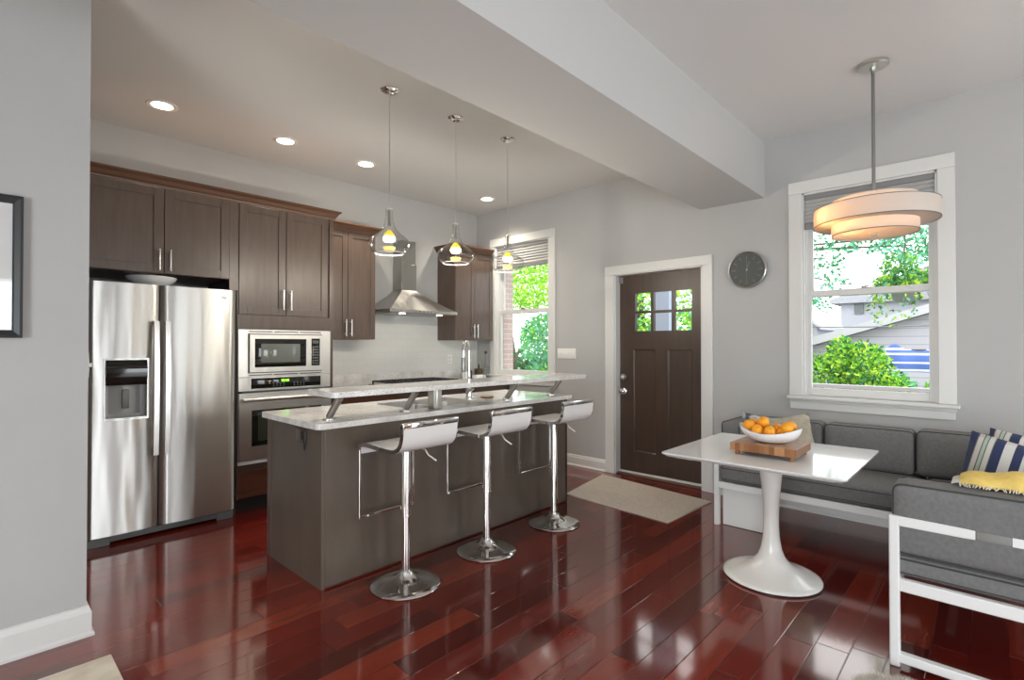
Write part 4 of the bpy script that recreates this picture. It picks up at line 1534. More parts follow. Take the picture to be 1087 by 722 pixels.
d2 = d.copy()  # added second light between the shades to warm the outer one; no bulb there
d2.energy = 2.0
lo = bpy.data.objects.new('light_source', d2)
COL.objects.link(lo)
lo.parent = t
lo.location = (-0.185, 0.20, 2.17 - CZ)

# ------------------------------------------------------------------ wall things
t = thing('wall_clock', 'round dark wall clock with a pale rim beside the door', 'clock', (XW, 1.585, 2.024))
RX = Matrix.Rotation(-R90, 3, 'Y')
cc = (XW - 0.002, 1.585, 2.024)
bm = NB(); lathe(bm, [(0, 0), (0.160, 0), (0.163, 0.008), (0.162, 0.036), (0.157, 0.040), (0.150, 0.036), (0.149, 0.024), (0, 0.024)], cc, 56, RX)
part(t, 'rim', bm, M['nickel'], angle=40)
bm = NB(); lathe(bm, [(0, 0.0245), (0.1485, 0.0245), (0.1485, 0.0265), (0, 0.0265)], cc, 56, RX)
part(t, 'dial', bm, M['clock'])
bm = NB()
for k in range(12):
    a = k * math.pi / 6
    M3 = Matrix.Translation(Vector(cc) - Vector((0.0275, 0, 0))) @ Matrix.Rotation(a, 4, 'X')
    s0 = len(bm.verts)
    vs = box(bm, -0.0008, 0.0008, -0.003, 0.003, 0.098, 0.130)
    for v_ in vs:
        v_.co = M3 @ v_.co
part(t, 'hour_markers', bm, M['clockmark'], smooth=False)
for nm, ang, L_, w_ in (('hour_hand', 0.30, 0.075, 0.004), ('minute_hand', -0.02, 0.115, 0.003), ('second_hand', math.pi, 0.12, 0.0015)):
    bm = NB()
    vs = box(bm, -0.001, 0.001, -w_, w_, -0.02, L_)
    M3 = Matrix.Translation(Vector(cc) - Vector((0.031, 0, 0))) @ Matrix.Rotation(ang, 4, 'X')
    for v_ in vs:
        v_.co = M3 @ v_.co
    part(t, nm, bm, M['clockmark'], smooth=False)
bm = NB(); lathe(bm, [(0, 0.026), (0.007, 0.026), (0.007, 0.036), (0, 0.037)], cc, 16, RX)
part(t, 'hub', bm, M['nickel'])

t = thing('light_switch', 'wide white five-switch plate between the kitchen window and the door', 'light switch', (XW, 3.584, 1.264))
bm = NB(); box(bm, XW - 0.008, XW, 3.455, 3.715, 1.206, 1.322, 0.003)
part(t, 'cover_plate', bm, M['whitep'])
for k in range(5):
    yy = 3.492 + k * 0.046
    bm = NB(); box(bm, XW - 0.018, XW - 0.007, yy - 0.005, yy + 0.005, 1.252, 1.274, 0.002)
    part(t, 'toggle', bm, M['whitep'])
t = thing('outlet_plate', 'small white outlet plate on the tiled wall by the corner cabinet', 'outlet', (4.27, KY - 0.01, 1.18))
bm = NB(); box(bm, 4.235, 4.305, KY - 0.016, KY - 0.0085, 1.122, 1.237, 0.003)
part(t, 'cover_plate', bm, M['whitep'])
for z in (1.155, 1.205):
    bm = NB(); box(bm, 4.253, 4.287, KY - 0.019, KY - 0.0155, z - 0.016, z + 0.016, 0.004)
    part(t, 'receptacle', bm, M['trim'])
t = thing('light_switch', 'white switch on the end of the grey partition beside the refrigerator', 'light switch', (0.41, 3.185, 1.265))
bm = NB(); box(bm, 0.4105, 0.417, 3.15, 3.22, 1.205, 1.325, 0.002)
part(t, 'cover_plate', bm, M['whitep'])
bm = NB(); box(bm, 0.417, 0.432, 3.18, 3.19, 1.255, 1.275, 0.002)
part(t, 'toggle', bm, M['whitep'])

t = thing('picture_frame', 'black framed picture with a white mat on the grey partition', 'picture', (-0.22, 3.12, 1.39))
bm = NB()
px0, px1, pz0, pz1 = -0.46, 0.182, 1.392, 2.008
prof = [(0.0, 0.0), (0.0, 0.030), (0.010, 0.034), (0.028, 0.024), (0.034, 0.016), (0.034, 0.0)]
rings = []
for cx_, cz_, sx_, sz_ in ((px0, pz0, 1, 1), (px1, pz0, -1, 1), (px1, pz1, -1, -1), (px0, pz1, 1, -1)):
    rings.append([bm.verts.new((cx_ + sx_ * q[0], 3.12 - q[1], cz_ + sz_ * q[0])) for q in prof])
for i in range(4):
    a, b = rings[i], rings[(i + 1) % 4]
    for k in range(len(prof)):
        j = (k + 1) % len(prof)
        bm.faces.new((a[k], a[j], b[j], b[k]))
part(t, 'frame', bm, M['frameblk'], smooth=False)
bm = NB(); box(bm, px0 + 0.03, px1 - 0.03, 3.108, 3.119, pz0 + 0.03, pz1 - 0.03)
part(t, 'picture_mat', bm, M['picmat'], smooth=False)
bm = NB(); box(bm, px0 + 0.03, px1 - 0.03, 3.103, 3.105, pz0 + 0.03, pz1 - 0.03)
part(t, 'glass', bm, M['picglass'], smooth=False)

# ------------------------------------------------------------------ small things on the kitchen worktop
def bottle(bm, c, prof, seg=24):
    lathe(bm, prof, c, seg)


t = thing('glass_bottle', 'clear glass bottle with a round black stopper on the kitchen worktop', 'bottle', (4.50, 4.66, 0.92))
bm = NB(); lathe(bm, [(0, 0), (0.036, 0), (0.038, 0.01), (0.038, 0.16), (0.030, 0.20), (0.014, 0.24), (0.012, 0.33), (0, 0.33)], (4.50, 4.66, 0.9205), 24)
part(t, 'glass_body', bm, M['bottleglass'])
bm = NB(); lathe(bm, [(0, 0), (0.012, 0), (0.02, 0.012), (0.022, 0.024), (0.016, 0.038), (0, 0.043)], (4.50, 4.66, 1.2505), 20)
part(t, 'stopper', bm, M['blackp'])
t = thing('canister', 'white canister on the kitchen worktop beside the faucet, in the corner', 'canister', (4.30, 4.80, 0.92))
bm = NB(); lathe(bm, [(0, 0), (0.05, 0), (0.052, 0.008), (0.052, 0.085), (0, 0.085)], (4.30, 4.80, 0.9205), 28)
part(t, 'body', bm, M['ceramic'])
bm = NB(); lathe(bm, [(0, 0), (0.053, 0), (0.053, 0.014), (0.012, 0.02), (0.012, 0.035), (0, 0.037)], (4.30, 4.80, 1.0055), 28)
part(t, 'lid', bm, M['ceramic'])
bm = NB(); box(bm, 4.42, 4.58, 4.74, 4.83, 0.9205, 0.985, 0.006)
solo('white_box', bm, M['ceramic'], 'low white box at the front of the kitchen worktop corner', 'box')
bm = NB(); box(bm, 4.36, 4.45, 4.86, 4.95, 0.9205, 1.04, 0.006)
solo('black_caddy', bm, M['blackp'], 'small black caddy behind the white box in the worktop corner', 'caddy')
t = thing('utensil_jar', 'dark brown jar with a steel utensil in the worktop corner', 'jar', (4.60, 4.90, 0.92))
bm = NB(); lathe(bm, [(0, 0), (0.05, 0), (0.056, 0.012), (0.058, 0.13), (0.054, 0.135), (0.05, 0.13), (0.048, 0.02), (0, 0.015)], (4.60, 4.90, 0.9205), 28)
part(t, 'jar_body', bm, M['amberj'])
for dx, hh in ((0.025, 0.22), (-0.015, 0.18), (0.0, 0.20)):
    bm = NB(); tube(bm, [(4.60, 4.90 + dx * 0.4, 0.94), (4.60 + dx, 4.89 + dx * 0.4, 0.92 + hh)], 0.007, 10)
    part(t, 'utensil', bm, M['chrome'] if dx > 0 else M['blackp'])

# ------------------------------------------------------------------ dining table
TX, TY = 3.262, 0.965
t = thing('dining_table', 'white square pedestal table with a trumpet base', 'table', (TX, TY, 0))
bm = NB()
hs = 0.464
pl = []
for sx_, sy_, a in ((1, 1, 0), (-1, 1, 90), (-1, -1, 180), (1, -1, 270)):
    pl += arc((TX + sx_ * (hs - 0.02), TY + sy_ * (hs - 0.02)), 0.02, a, a + 90, 4)
n = len(pl)
A = [bm.verts.new((p[0], p[1], 0.735)) for p in pl]
B = [bm.verts.new((p[0], p[1], 0.727)) for p in pl]
C = [bm.verts.new((TX + (p[0] - TX) * 0.955, TY + (p[1] - TY) * 0.955, 0.712)) for p in pl]
for i in range(n):
    j = (i + 1) % n
    bm.faces.new((A[i], A[j], B[j], B[i])); bm.faces.new((B[i], B[j], C[j], C[i]))
bm.faces.new(A); bm.faces.new(C)
part(t, 'tabletop', bm, M['tabletop'], smooth=False)
bm = NB(); box(bm, TX - 0.40, TX + 0.40, TY + 0.30, TY + 0.40, 0.700, 0.712, 0.003)
box(bm, TX - 0.40, TX + 0.40, TY - 0.40, TY - 0.30, 0.700, 0.712, 0.003)
part(t, 'support_rail', bm, M['whitemetal'], smooth=False)
bm = NB()
prof = [(0, 0.004), (0.252, 0.004), (0.262, 0.010), (0.260, 0.018), (0.235, 0.026), (0.19, 0.040), (0.14, 0.060), (0.10, 0.088), (0.072, 0.125), (0.056, 0.17), (0.046, 0.23), (0.042, 0.30), (0.042, 0.37), (0.046, 0.46), (0.054, 0.55), (0.064, 0.64), (0.072, 0.70), (0.076, 0.712), (0, 0.712)]
lathe(bm, prof, (TX, TY, 0), 64)
part(t, 'pedestal', bm, M['lacquer'], angle=60)
bm = NB(); lathe(bm, [(0, 0), (0.256, 0), (0.256, 0.005), (0, 0.005)], (TX, TY, 0), 64)
part(t, 'floor_pad', bm, M['blackp'])

t = thing('cutting_board', 'thick end-grain butcher block board on the table', 'cutting board', (3.18, 0.945, 0.735))
bm = NB(); box(bm, 3.03, 3.335, 0.772, 1.116, 0.758, 0.803, 0.004)
part(t, 'board', bm, [M['block']], smooth=False)
bm = NB(); box(bm, 3.035, 3.330, 0.777, 1.111, 0.8025, 0.8036)
part(t, 'board_face', bm, M['blocktop'], smooth=False)
for xx in (3.06, 3.305):
    for yy in (0.80, 1.085):
        bm = NB(); lathe(bm, [(0, 0), (0.013, 0), (0.015, 0.012), (0.012, 0.023), (0, 0.023)], (xx, yy, 0.7352), 18)
        part(t, 'foot', bm, M['block'])

# leaf-shaped bowl
BX, BY, BZ = 3.18, 0.945, 0.8042
bm = NB()
NA, NR = 64, 9


def bowl_pt(a, s, inner):
    # boat outline: long axis along y
    ca, sa = math.cos(a), math.sin(a)
    L, Wd = 0.166, 0.115
    e = abs(sa) ** 1.5
    rx = Wd * ca * (1 - 0.10 * e)
    ry = L * sa
    rimz = 0.058 + 0.037 * abs(sa) ** 2.0
    q = 0.30 + 0.70 * math.sin(s * R90)
    z = rimz * (1 - math.cos(s * R90)) ** 0.95
    o = -0.006 if inner else 0.0
    return Vector((BX + rx * q * (1 + o / 0.1 * 0.5), BY + ry * q * (1 + o / 0.1 * 0.4), BZ + z + (0.006 * (1 - s) if inner else 0)))


for inner in (False, True):
    rings = [[bm.verts.new(bowl_pt(2 * math.pi * k / NA, s / NR, inner)) for k in range(NA)] for s in range(NR + 1)]
    for a, b in zip(rings, rings[1:]):
        for k in range(NA):
            j = (k + 1) % NA
            bm.faces.new((a[k], a[j], b[j], b[k]))
    bm.faces.new(rings[0])
    if not inner:
        outer_rim = rings[-1]
    else:
        for k in range(NA):
            j = (k + 1) % NA
            bm.faces.new((outer_rim[k], outer_rim[j], rings[-1][j], rings[-1][k]))
solo('fruit_bowl', bm, M['ceramic'], 'white boat-shaped bowl of oranges on the cutting board', 'bowl', angle=60)
rng = random.Random(4)
OR = [(-0.034, 0.103, 0.090, 'orange at the front of the bowl end nearest the door'), (0.034, 0.103, 0.090, 'orange at the back of the bowl end nearest the door'), (0.0001, 0.068, 0.0559, 'orange low in the bowl between the door end and the middle'), (-0.0624, 0.0489, 0.0726, 'orange against the front rim, near the door end'), (0.0019, 0.001, 0.0465, 'orange in the very middle of the bowl, under the top one'), (-0.0664, -0.0183, 0.0697, 'orange against the front rim in the middle of the bowl'), (0.064, -0.0203, 0.0681, 'orange against the back rim in the middle of the bowl'), (-0.0031, -0.066, 0.0552, 'orange low in the bowl between the middle and the bench corner end'), (0.036, -0.100, 0.094, 'orange at the back of the bowl end nearest the bench corner'), (-0.033, -0.101, 0.096, 'orange at the front of the bowl end nearest the bench corner'), (0.062, 0.048, 0.0735, 'orange against the back rim, near the door end'), (-0.002, 0.034, 0.1115, 'topmost orange, resting on the others in the bowl')]
om = None
for i, (dx, dy, dz, lab) in enumerate(OR):
    if om is None:
        t = thing('orange', lab, 'orange', (BX + dx, BY + dy, BZ + dz), 'oranges in the white bowl')
        bm = NB(); bmesh.ops.create_icosphere(bm, subdivisions=3, radius=0.0315)
        for v_ in bm.verts:
            if v_.co.z > 0.028:
                v_.co.z -= (v_.co.z - 0.028) * 0.5
            v_.co += Vector((BX + dx, BY + dy, BZ + dz))
        part(t, 'peel', bm, M['orange'])
        bm = NB(); lathe(bm, [(0, 0), (0.004, 0), (0.003, 0.002), (0, 0.0025)], (BX + dx, BY + dy, BZ + dz + 0.0288), 8)
        part(t, 'stem_scar', bm, M['leafC'])
        om = t
    else:
        o = copy_tree(om)
        o.location = (BX + dx, BY + dy, BZ + dz)
        o.rotation_euler = (rng.uniform(-1, 1), rng.uniform(-1, 1), rng.uniform(0, 6))
        o['label'] = lab

# ------------------------------------------------------------------ corner bench (outdoor-style sectional)
t = thing('sectional_bench', 'grey cushioned corner bench with white metal frame', 'bench', (3.9, 0.6, 0))
FX, FY = 3.92, 0.335        # front planes of the two seats
EX, EY = 2.71, 1.565        # outer ends
BXk, BYk = 4.62, -0.43
bm = NB()
p = 0.036
box(bm, FX, FX + p, EY - p, EY, 0, 0.635, 0.004)                 # left end post, front
box(bm, BXk - p, BXk, EY - p, EY, 0, 0.635, 0.004)
box(bm, FX + 0.004, BXk - 0.004, EY - p + 0.001, EY - 0.001, 0.60, 0.634, 0.004)
box(bm, FX + 0.004, BXk - 0.004, EY - p + 0.001, EY - 0.001, 0.285, 0.33, 0.004)
box(bm, FX + 0.002, FX + p - 0.002, FY, EY - p, 0.282, 0.332, 0.004)             # long front rail
box(bm, BXk - p + 0.001, BXk - 0.001, BYk + 0.004, EY - 0.004, 0.282, 0.332, 0.004)
box(bm, BXk - p + 0.001, BXk - 0.001, BYk + 0.004, EY - 0.004, 0.60, 0.634, 0.004)
box(bm, BXk - p, BXk, BYk, BYk + p, 0, 0.635, 0.004)
part(t, 'long_frame', bm, M['whitemetal'], smooth=False)
bm = NB()
box(bm, EX, EX + p, FY - p, FY, 0, 0.637, 0.006)
box(bm, EX, EX + p, BYk, BYk + p, 0, 0.637, 0.006)
box(bm, EX + 0.001, EX + p - 0.001, 0.056, FY - 0.004, 0.596, 0.6365, 0.004)
box(bm, EX + 0.001, EX + p - 0.001, BYk + 0.004, -0.042, 0.596, 0.6365, 0.004)
box(bm, EX + 0.002, EX + p - 0.002, BYk + 0.004, FY - 0.004, 0.322, 0.373, 0.004)
box(bm, EX + 0.001, EX + p - 0.001, BYk + 0.004, FY - 0.004, 0.022, 0.060, 0.004)
box(bm, EX + 0.004, FX, FY - p + 0.001, FY - 0.001, 0.325, 0.370, 0.004)
box(bm, EX + 0.004, BXk - 0.004, BYk + 0.001, BYk + p - 0.001, 0.322, 0.372, 0.004)
box(bm, EX + 0.004, BXk - 0.004, BYk + 0.001, BYk + p - 0.001, 0.60, 0.636, 0.004)
part(t, 'arm_frame', bm, M['whitemetal'], smooth=False)
bm = NB(); box(bm, EX - 0.004, EX + p + 0.004, -0.044, 0.058, 0.598, 0.634, 0.008)
part(t, 'fabric_strap', bm, mat('grey_strap_fabric', (0.24, 0.24, 0.225), 0.85))
bm = NB()
for yy in (1.2, 0.9, 0.6, 0.2, -0.1):
    box(bm, FX + p, BXk - p, yy - 0.02, yy + 0.02, 0.305, 0.325)
for xx in (3.0, 3.3, 3.6):
    box(bm, xx - 0.02, xx + 0.02, BYk + p, FY - p, 0.345, 0.365)
part(t, 'seat_slats', bm, M['whitemetal'], smooth=False)


def cush(name, x0, x1, y0, y1, z0, z1, r=0.03, puff=(0, 0, 0), pipes=()):
    bm = NB(); cushion(bm, x0, x1, y0, y1, z0, z1, r, puff)
    c = part(t, name, bm, M['fabric'], angle=80)
    if pipes:
        bm = NB()
        for ax, tt in pipes:
            if ax == 'Z':
                lp = rect_loop('Z', tt, x0 + 0.004, x1 - 0.004, y0 + 0.004, y1 - 0.004, r, 4)
            elif ax == 'X':
                lp = rect_loop('X', tt, y0 + 0.004, y1 - 0.004, z0 + 0.004, z1 - 0.004, r, 4)
            else:
                lp = rect_loop('Y', tt, x0 + 0.004, x1 - 0.004, z0 + 0.004, z1 - 0.004, r, 4)
            tube(bm, lp, 0.0042, 6, True)
        part(c, 'piping', bm, M['piping'])
    return c


cush('seat_cushion', 3.905, 4.60, 0.345, 1.525, 0.335, 0.462, 0.035, (0, 0, 0.015), (('Z', 0.438), ('Z', 0.36)))
cush('seat_cushion', 2.735, 4.60, -0.39, 0.335, 0.374, 0.472, 0.035, (0, 0, 0.01), (('Z', 0.452), ('Z', 0.395)))
cush('back_cushion', 4.42, 4.585, 0.945, 1.40, 0.466, 0.772, 0.035, (0.02, 0, 0), (('X', 4.437), ('X', 4.57)))
cush('back_cushion', 4.42, 4.585, 0.400, 0.938, 0.466, 0.772, 0.035, (0.02, 0, 0), (('X', 4.437), ('X', 4.57)))
cush('back_cushion', 4.42, 4.585, -0.230, 0.393, 0.474, 0.782, 0.035, (0.02, 0, 0), (('X', 4.437), ('X', 4.57)))
cush('arm_cushion', 4.03, 4.585, 1.405, 1.555, 0.466, 0.768, 0.03, (0, 0.01, 0), (('Y', 1.415), ('Y', 1.545)))
cush('arm_cushion', 2.722, 2.905, -0.39, 0.325, 0.476, 0.772, 0.03, (0.012, 0, 0), (('X', 2.735), ('X', 2.892)))
cush('back_cushion', 2.92, 4.41, -0.40, -0.235, 0.474, 0.74, 0.035, (0, 0.015, 0))

t = thing('storage_box', 'low white storage box under the bench by the door', 'box', (4.1, 1.37, 0))
bm = NB()
box(bm, 3.962, 3.974, 1.228, 1.512, 0.004, 0.278)
box(bm, 4.25, 4.262, 1.228, 1.512, 0.004, 0.278)
box(bm, 3.974, 4.25, 1.228, 1.240, 0.004, 0.278)
box(bm, 3.974, 4.25, 1.500, 1.512, 0.004, 0.278)
box(bm, 3.974, 4.25, 1.240, 1.500, 0.004, 0.016)
part(t, 'panels', bm, M['whitemetal'], smooth=False)
bm = NB()
for xx in (3.98, 4.24):
    for yy in (1.24, 1.50):
        cyl(bm, (xx, yy, 0.0), 0.008, 0.005, seg=10)
part(t, 'foot', bm, M['greyp'])


def pillow(name, label, size, loc, rot, mt, group=None):
    w_, h_, d_ = size
    bm = NB()
    n = 14
    for sgn in (-1, 1):
        G = {}
        for i in range(n + 1):
            for j in range(n + 1):
                u, v = 2 * i / n - 1, 2 * j / n - 1
                th = (max(0, (1 - u ** 4) * (1 - v ** 4))) ** 0.55
                k = 1 - 0.055 * (1 - abs(u * v)) * (abs(u) ** 3 + abs(v) ** 3)
                G[i, j] = bm.verts.new((sgn * d_ / 2 * th, u * w_ / 2 * k, v * h_ / 2 * k))
        for i in range(n):
            for j in range(n):
                bm.faces.new((G[i, j], G[i + 1, j], G[i + 1, j + 1], G[i, j + 1]))
    bmesh.ops.remove_doubles(bm, verts=bm.verts, dist=1e-5)
    me = finish(name, bm, mt, True, 80)
    o = bpy.data.objects.new(name, me)
    COL.objects.link(o)
    o.location = loc
    o.rotation_euler = [math.radians(a) for a in rot]
    o['label'] = label
    o['category'] = 'pillow'
    if group:
        o['group'] = group
    return o


pillow('throw_pillow', 'navy and ivory striped pillow behind the bench arm, front one of two', (0.52, 0.41, 0.15), (3.50, -0.115, 0.668), (13, 13, -4), M['stripe'], 'striped throw pillows')
pillow('throw_pillow', 'navy and ivory striped pillow half hidden behind the other striped pillow', (0.50, 0.42, 0.14), (3.74, -0.185, 0.672), (9, 13, -8), M['stripe'], 'striped throw pillows')
pillow('throw_pillow', 'beige textured pillow leaning on the bench back behind the fruit bowl', (0.36, 0.36, 0.12), (4.33, 1.16, 0.64), (-14, 20, 5), M['beige'], None)
pillow('throw_pillow', 'blue-grey patterned pillow in the bench corner nearest the door', (0.34, 0.34, 0.12), (4.34, 1.345, 0.635), (8, 18, 20), M['blueprint'], None)

# yellow blanket laid over the arm cushion
t = thing('yellow_blanket', 'folded yellow blanket with white fringe on the bench arm', 'blanket', (2.93, -0.12, 0.78))
bm = NB()
n, m_ = 22, 14
rng = random.Random(3)


def blz(y, k):
    return 0.783 + 0.028 * math.sin(y * 9 + 0.8) ** 2 * (1 if k else 0)


G = {}
sec = [(2.845, 0.776), (2.84, 0.79), (2.86, 0.812), (2.90, 0.826), (2.95, 0.829), (3.00, 0.818), (3.03, 0.79), (3.035, 0.74), (3.035, 0.66), (3.03, 0.60), (2.985, 0.60), (2.978, 0.70), (2.965, 0.772), (2.92, 0.783), (2.88, 0.780)]
for i in range(n + 1):
    y = 0.11 - 0.50 * i / n
    f = 0.4 + 0.6 * min(1, i / 5)
    for j, (x, z) in enumerate(sec):
        wv = 0.014 * math.sin(i * 0.9 + 0.5) + 0.010 * math.sin(i * 0.37)
        lift = max(0, z - 0.776)
        zz = z if z < 0.776 else 0.776 + lift * (f + wv * 14) + 0.004
        G[i, j] = bm.verts.new((x + 0.006 * math.sin(i * 1.3 + j), y, zz))
for i in range(n):
    for j in range(len(sec)):
        k = (j + 1) % len(sec)
        bm.faces.new((G[i, j], G[i + 1, j], G[i + 1, k], G[i, k]))
bm.faces.new([G[0, j] for j in range(len(sec))]); bm.faces.new([G[n, j] for j in range(len(sec))])
part(t, 'cloth', bm, M['yellow'], angle=70)
bm = NB()
for i in range(46):
    y = 0.108 - 0.49 * i / 46
    x = 2.845 + rng.uniform(-0.004, 0.004)
    tube(bm, [(x + 0.004, y, 0.788), (x - 0.010, y + rng.uniform(-0.004, 0.004), 0.785), (x - 0.026, y + rng.uniform(-0.008, 0.008), 0.780)], 0.0022, 5)
for i in range(14):
    x = 2.85 + 0.15 * i / 14
    tube(bm, [(x, 0.106, 0.79 + 0.008 * math.sin(i * 0.5)), (x + rng.uniform(-.004, .004), 0.122, 0.787), (x + rng.uniform(-.006, .006), 0.136, 0.780)], 0.0022, 5)
part(t, 'fringe', bm, M['fringe'])

# ------------------------------------------------------------------ floor coverings
bm = NB()
prism(bm, [(3.70, 1.83), (4.445, 1.795), (4.60, 3.005), (3.775, 2.86)], 'Z', 0.0005, 0.010)
es = [e for e in bm.edges if e.verts[0].co.z > 0.009 and e.verts[1].co.z > 0.009]
bmesh.ops.bevel(bm, geom=es, offset=0.004, segments=2, affect='EDGES')
solo('door_mat', bm, M['mat'], 'tan woven door mat lying before the dark entry door', 'mat', smooth=False)
bm = NB()
box(bm, -1.6, 0.458, 1.35, 2.83, 0.0005, 0.011, 0.004)
solo('area_rug', bm, M['rug'], 'pale patterned rug whose corner lies by the left baseboard', 'rug', smooth=False)
t = thing('shag_rug', 'fluffy pale shag rug whose edge lies beside the bench arm', 'rug', (2.2, -0.1, 0))
bm = NB()
rc = (2.40, 0.235)
lathe(bm, [(0, 0.0), (0.18, 0.0), (0.18, 0.010), (0, 0.012)], (rc[0], rc[1], 0.0005), 48)
part(t, 'backing', bm, M['shag'])
bm = NB()
rng = random.Random(8)
for k in range(5200):
    a = rng.uniform(0, 6.283)
    if k < 3600:
        a = rng.uniform(-1.2, 1.9)
        r = 0.185 * (1 - 0.6 * rng.random() ** 1.6)
    else:
        r = 0.17 * math.sqrt(rng.random())
    x, y = rc[0] + r * math.cos(a), rc[1] + r * math.sin(a)
    lx, ly, lz = rng.uniform(-0.022, 0.022), rng.uniform(-0.022, 0.022), rng.uniform(0.025, 0.045)
    w_ = 0.0024
    b = [bm.verts.new((x - w_, y, 0.008)), bm.verts.new((x + w_, y, 0.008)), bm.verts.new((x, y + w_, 0.008))]
    c_ = bm.verts.new((x + lx, y + ly, lz))
    for q in ((0, 1), (1, 2), (2, 0)):
        bm.faces.new((b[q[0]], b[q[1]], c_))
pile = part(t, 'pile', bm, M['shag'], smooth=False)
pile['kind'] = 'stuff'

# ------------------------------------------------------------------ outside
bm = NB(); box(bm, 5.06, 45, -30, 40, -0.6, -0.45)
struct('ground', bm, M['lawn'])
bm = NB(); box(bm, 5.061, 6.9, -1.2, 4.2, -0.44, -0.10)
struct('porch_floor', bm, M['concrete'])

bm = NB(); box(bm, 5.061, 6.80, 0.56, 0.68, 3.30, 3.42)
box(bm, 6.44, 6.80, -1.2, 4.2, 3.30, 3.55)
struct('porch_beam', bm, M['fascia'])
# porch column seen through the door panes
bm = NB(); box(bm, 6.52, 6.74, 3.20, 3.46, -0.10, 3.3, 0.006)
box(bm, 6.49, 6.77, 3.17, 3.49, -0.10, 0.10, 0.006)
box(bm, 6.55, 6.71, 3.46, 3.475, 0.1, 3.3)
solo('porch_column', bm, M['bluegrey'], 'blue-grey square porch column outside the entry door', 'column', smooth=False)

# low deck rail outside the dining window
t = thing('deck_rail', 'pale deck railing low outside the dining window', 'railing', (6.5, 0.7, -0.1))
bm = NB(); box(bm, 6.46, 6.54, -0.9, 2.4, 0.895, 0.935, 0.004)
part(t, 'top_rail', bm, M['fascia'], smooth=False)
bm = NB(); box(bm, 6.48, 6.52, -0.9, 2.4, 0.05, 0.09, 0.003)
part(t, 'bottom_rail', bm, M['fascia'], smooth=False)
for k in range(7):
    yy = -0.85 + k * 0.53
    bm = NB(); box(bm, 6.48, 6.52, yy - 0.02, yy + 0.02, -0.10, 0.90)
    part(t, 'post', bm, M['fascia'], smooth=False)

# bright shrub
t = thing('garden_shrub', 'bright green bushy shrub outside the dining window', 'shrub', (7.7, 1.5, -0.45))
rng = random.Random(1)
bm = NB()
for c_, r_, n_ in (((7.75, 1.62, 0.75), (0.45, 0.42, 0.50), 1700), ((7.8, 1.22, 0.95), (0.40, 0.33, 0.45), 1500), ((7.7, 1.42, 1.18), (0.30, 0.16, 0.28), 500), ((7.8, 0.93, 0.72), (0.3, 0.22, 0.25), 500), ((7.75, 1.5, 0.2), (0.5, 0.6, 0.5), 500)):
    leaves(bm, rng, int(n_ * 1.8), in_blob(c_, r_), 0.062, 0.5, 3)
part(t, 'foliage', bm, [M['leafA'], M['leafB'], M['leafC']], smooth=False)
bm = NB()
for k in range(7):
    a = k * 0.9
    tube(bm, [(7.75, 1.45, -0.45), (7.75 + 0.25 * math.cos(a), 1.45 + 0.25 * math.sin(a), 0.3), (7.75 + 0.35 * math.cos(a), 1.45 + 0.38 * math.sin(a), 1.0)], [0.025, 0.015, 0.006], 6)
part(t, 'branches', bm, M['bark'])
t = thing('garden_shrub', 'small pale green shrub below the striped cloth outside', 'shrub', (8.8, 0.75, -0.45))
bm = NB()
leaves(bm, rng, 900, in_blob((8.8, 0.99, 0.70), (0.3, 0.22, 0.27)), 0.075, 0.5, 2)
leaves(bm, rng, 500, in_blob((8.8, 0.47, 0.70), (0.3, 0.2, 0.27)), 0.075, 0.5, 2)
part(t, 'foliage', bm, [M['leafA'], M['leafD']], smooth=False)
bm = NB()
for k in range(5):
    tube(bm, [(8.8, 0.75, -0.45), (8.8, 0.75 + 0.1 * (k - 2), 0.2), (8.8, 0.75 + 0.17 * (k - 2), 0.75)], [0.02, 0.012, 0.005], 6)
part(t, 'branches', bm, M['bark'])

# striped cloth cover
t = thing('striped_cover', 'blue and white striped cloth hung outside before the pale siding', 'cloth', (9.3, 0.6, -0.45))
bm = NB()
n = 40
top = []
for i in range(n + 1):
    y = 1.20 - 1.5 * i / n
    z = 1.30 + (0.08 * max(0, math.sin((1.16 - y) * 15)) if 0.80 < y < 1.16 else 0.0)
    top.append((y, z))
G = {}
for i, (y, z) in enumerate(top):
    for j in range(9):
        zz = 0.98 + (z - 0.98) * j / 8
        x = 9.18 + 0.035 * math.sin(i * 0.7) * (1 - j / 12) + 0.07 * (j / 8) ** 3
        G[i, j] = (bm.verts.new((x, y, zz)), bm.verts.new((x + 0.03, y, zz)))
for i in range(n):
    for j in range(8):
        bm.faces.new([G[a][0] for a in ((i, j), (i + 1, j), (i + 1, j + 1), (i, j + 1))])
        bm.faces.new([G[a][1] for a in ((i, j), (i + 1, j), (i + 1, j + 1), (i, j + 1))])
    bm.faces.new((G[i, 8][0], G[i + 1, 8][0], G[i + 1, 8][1], G[i, 8][1]))
part(t, 'cloth', bm, M['bluestripe'])
bm = NB()
tube(bm, [(9.26, 1.1, 1.29), (9.26, -0.3, 1.29)], 0.015, 8)
for yy in (0.98, -0.25):
    tube(bm, [(9.26, yy, -0.45), (9.26, yy, 1.29)], 0.02, 8)
part(t, 'stand', bm, M['bark'])

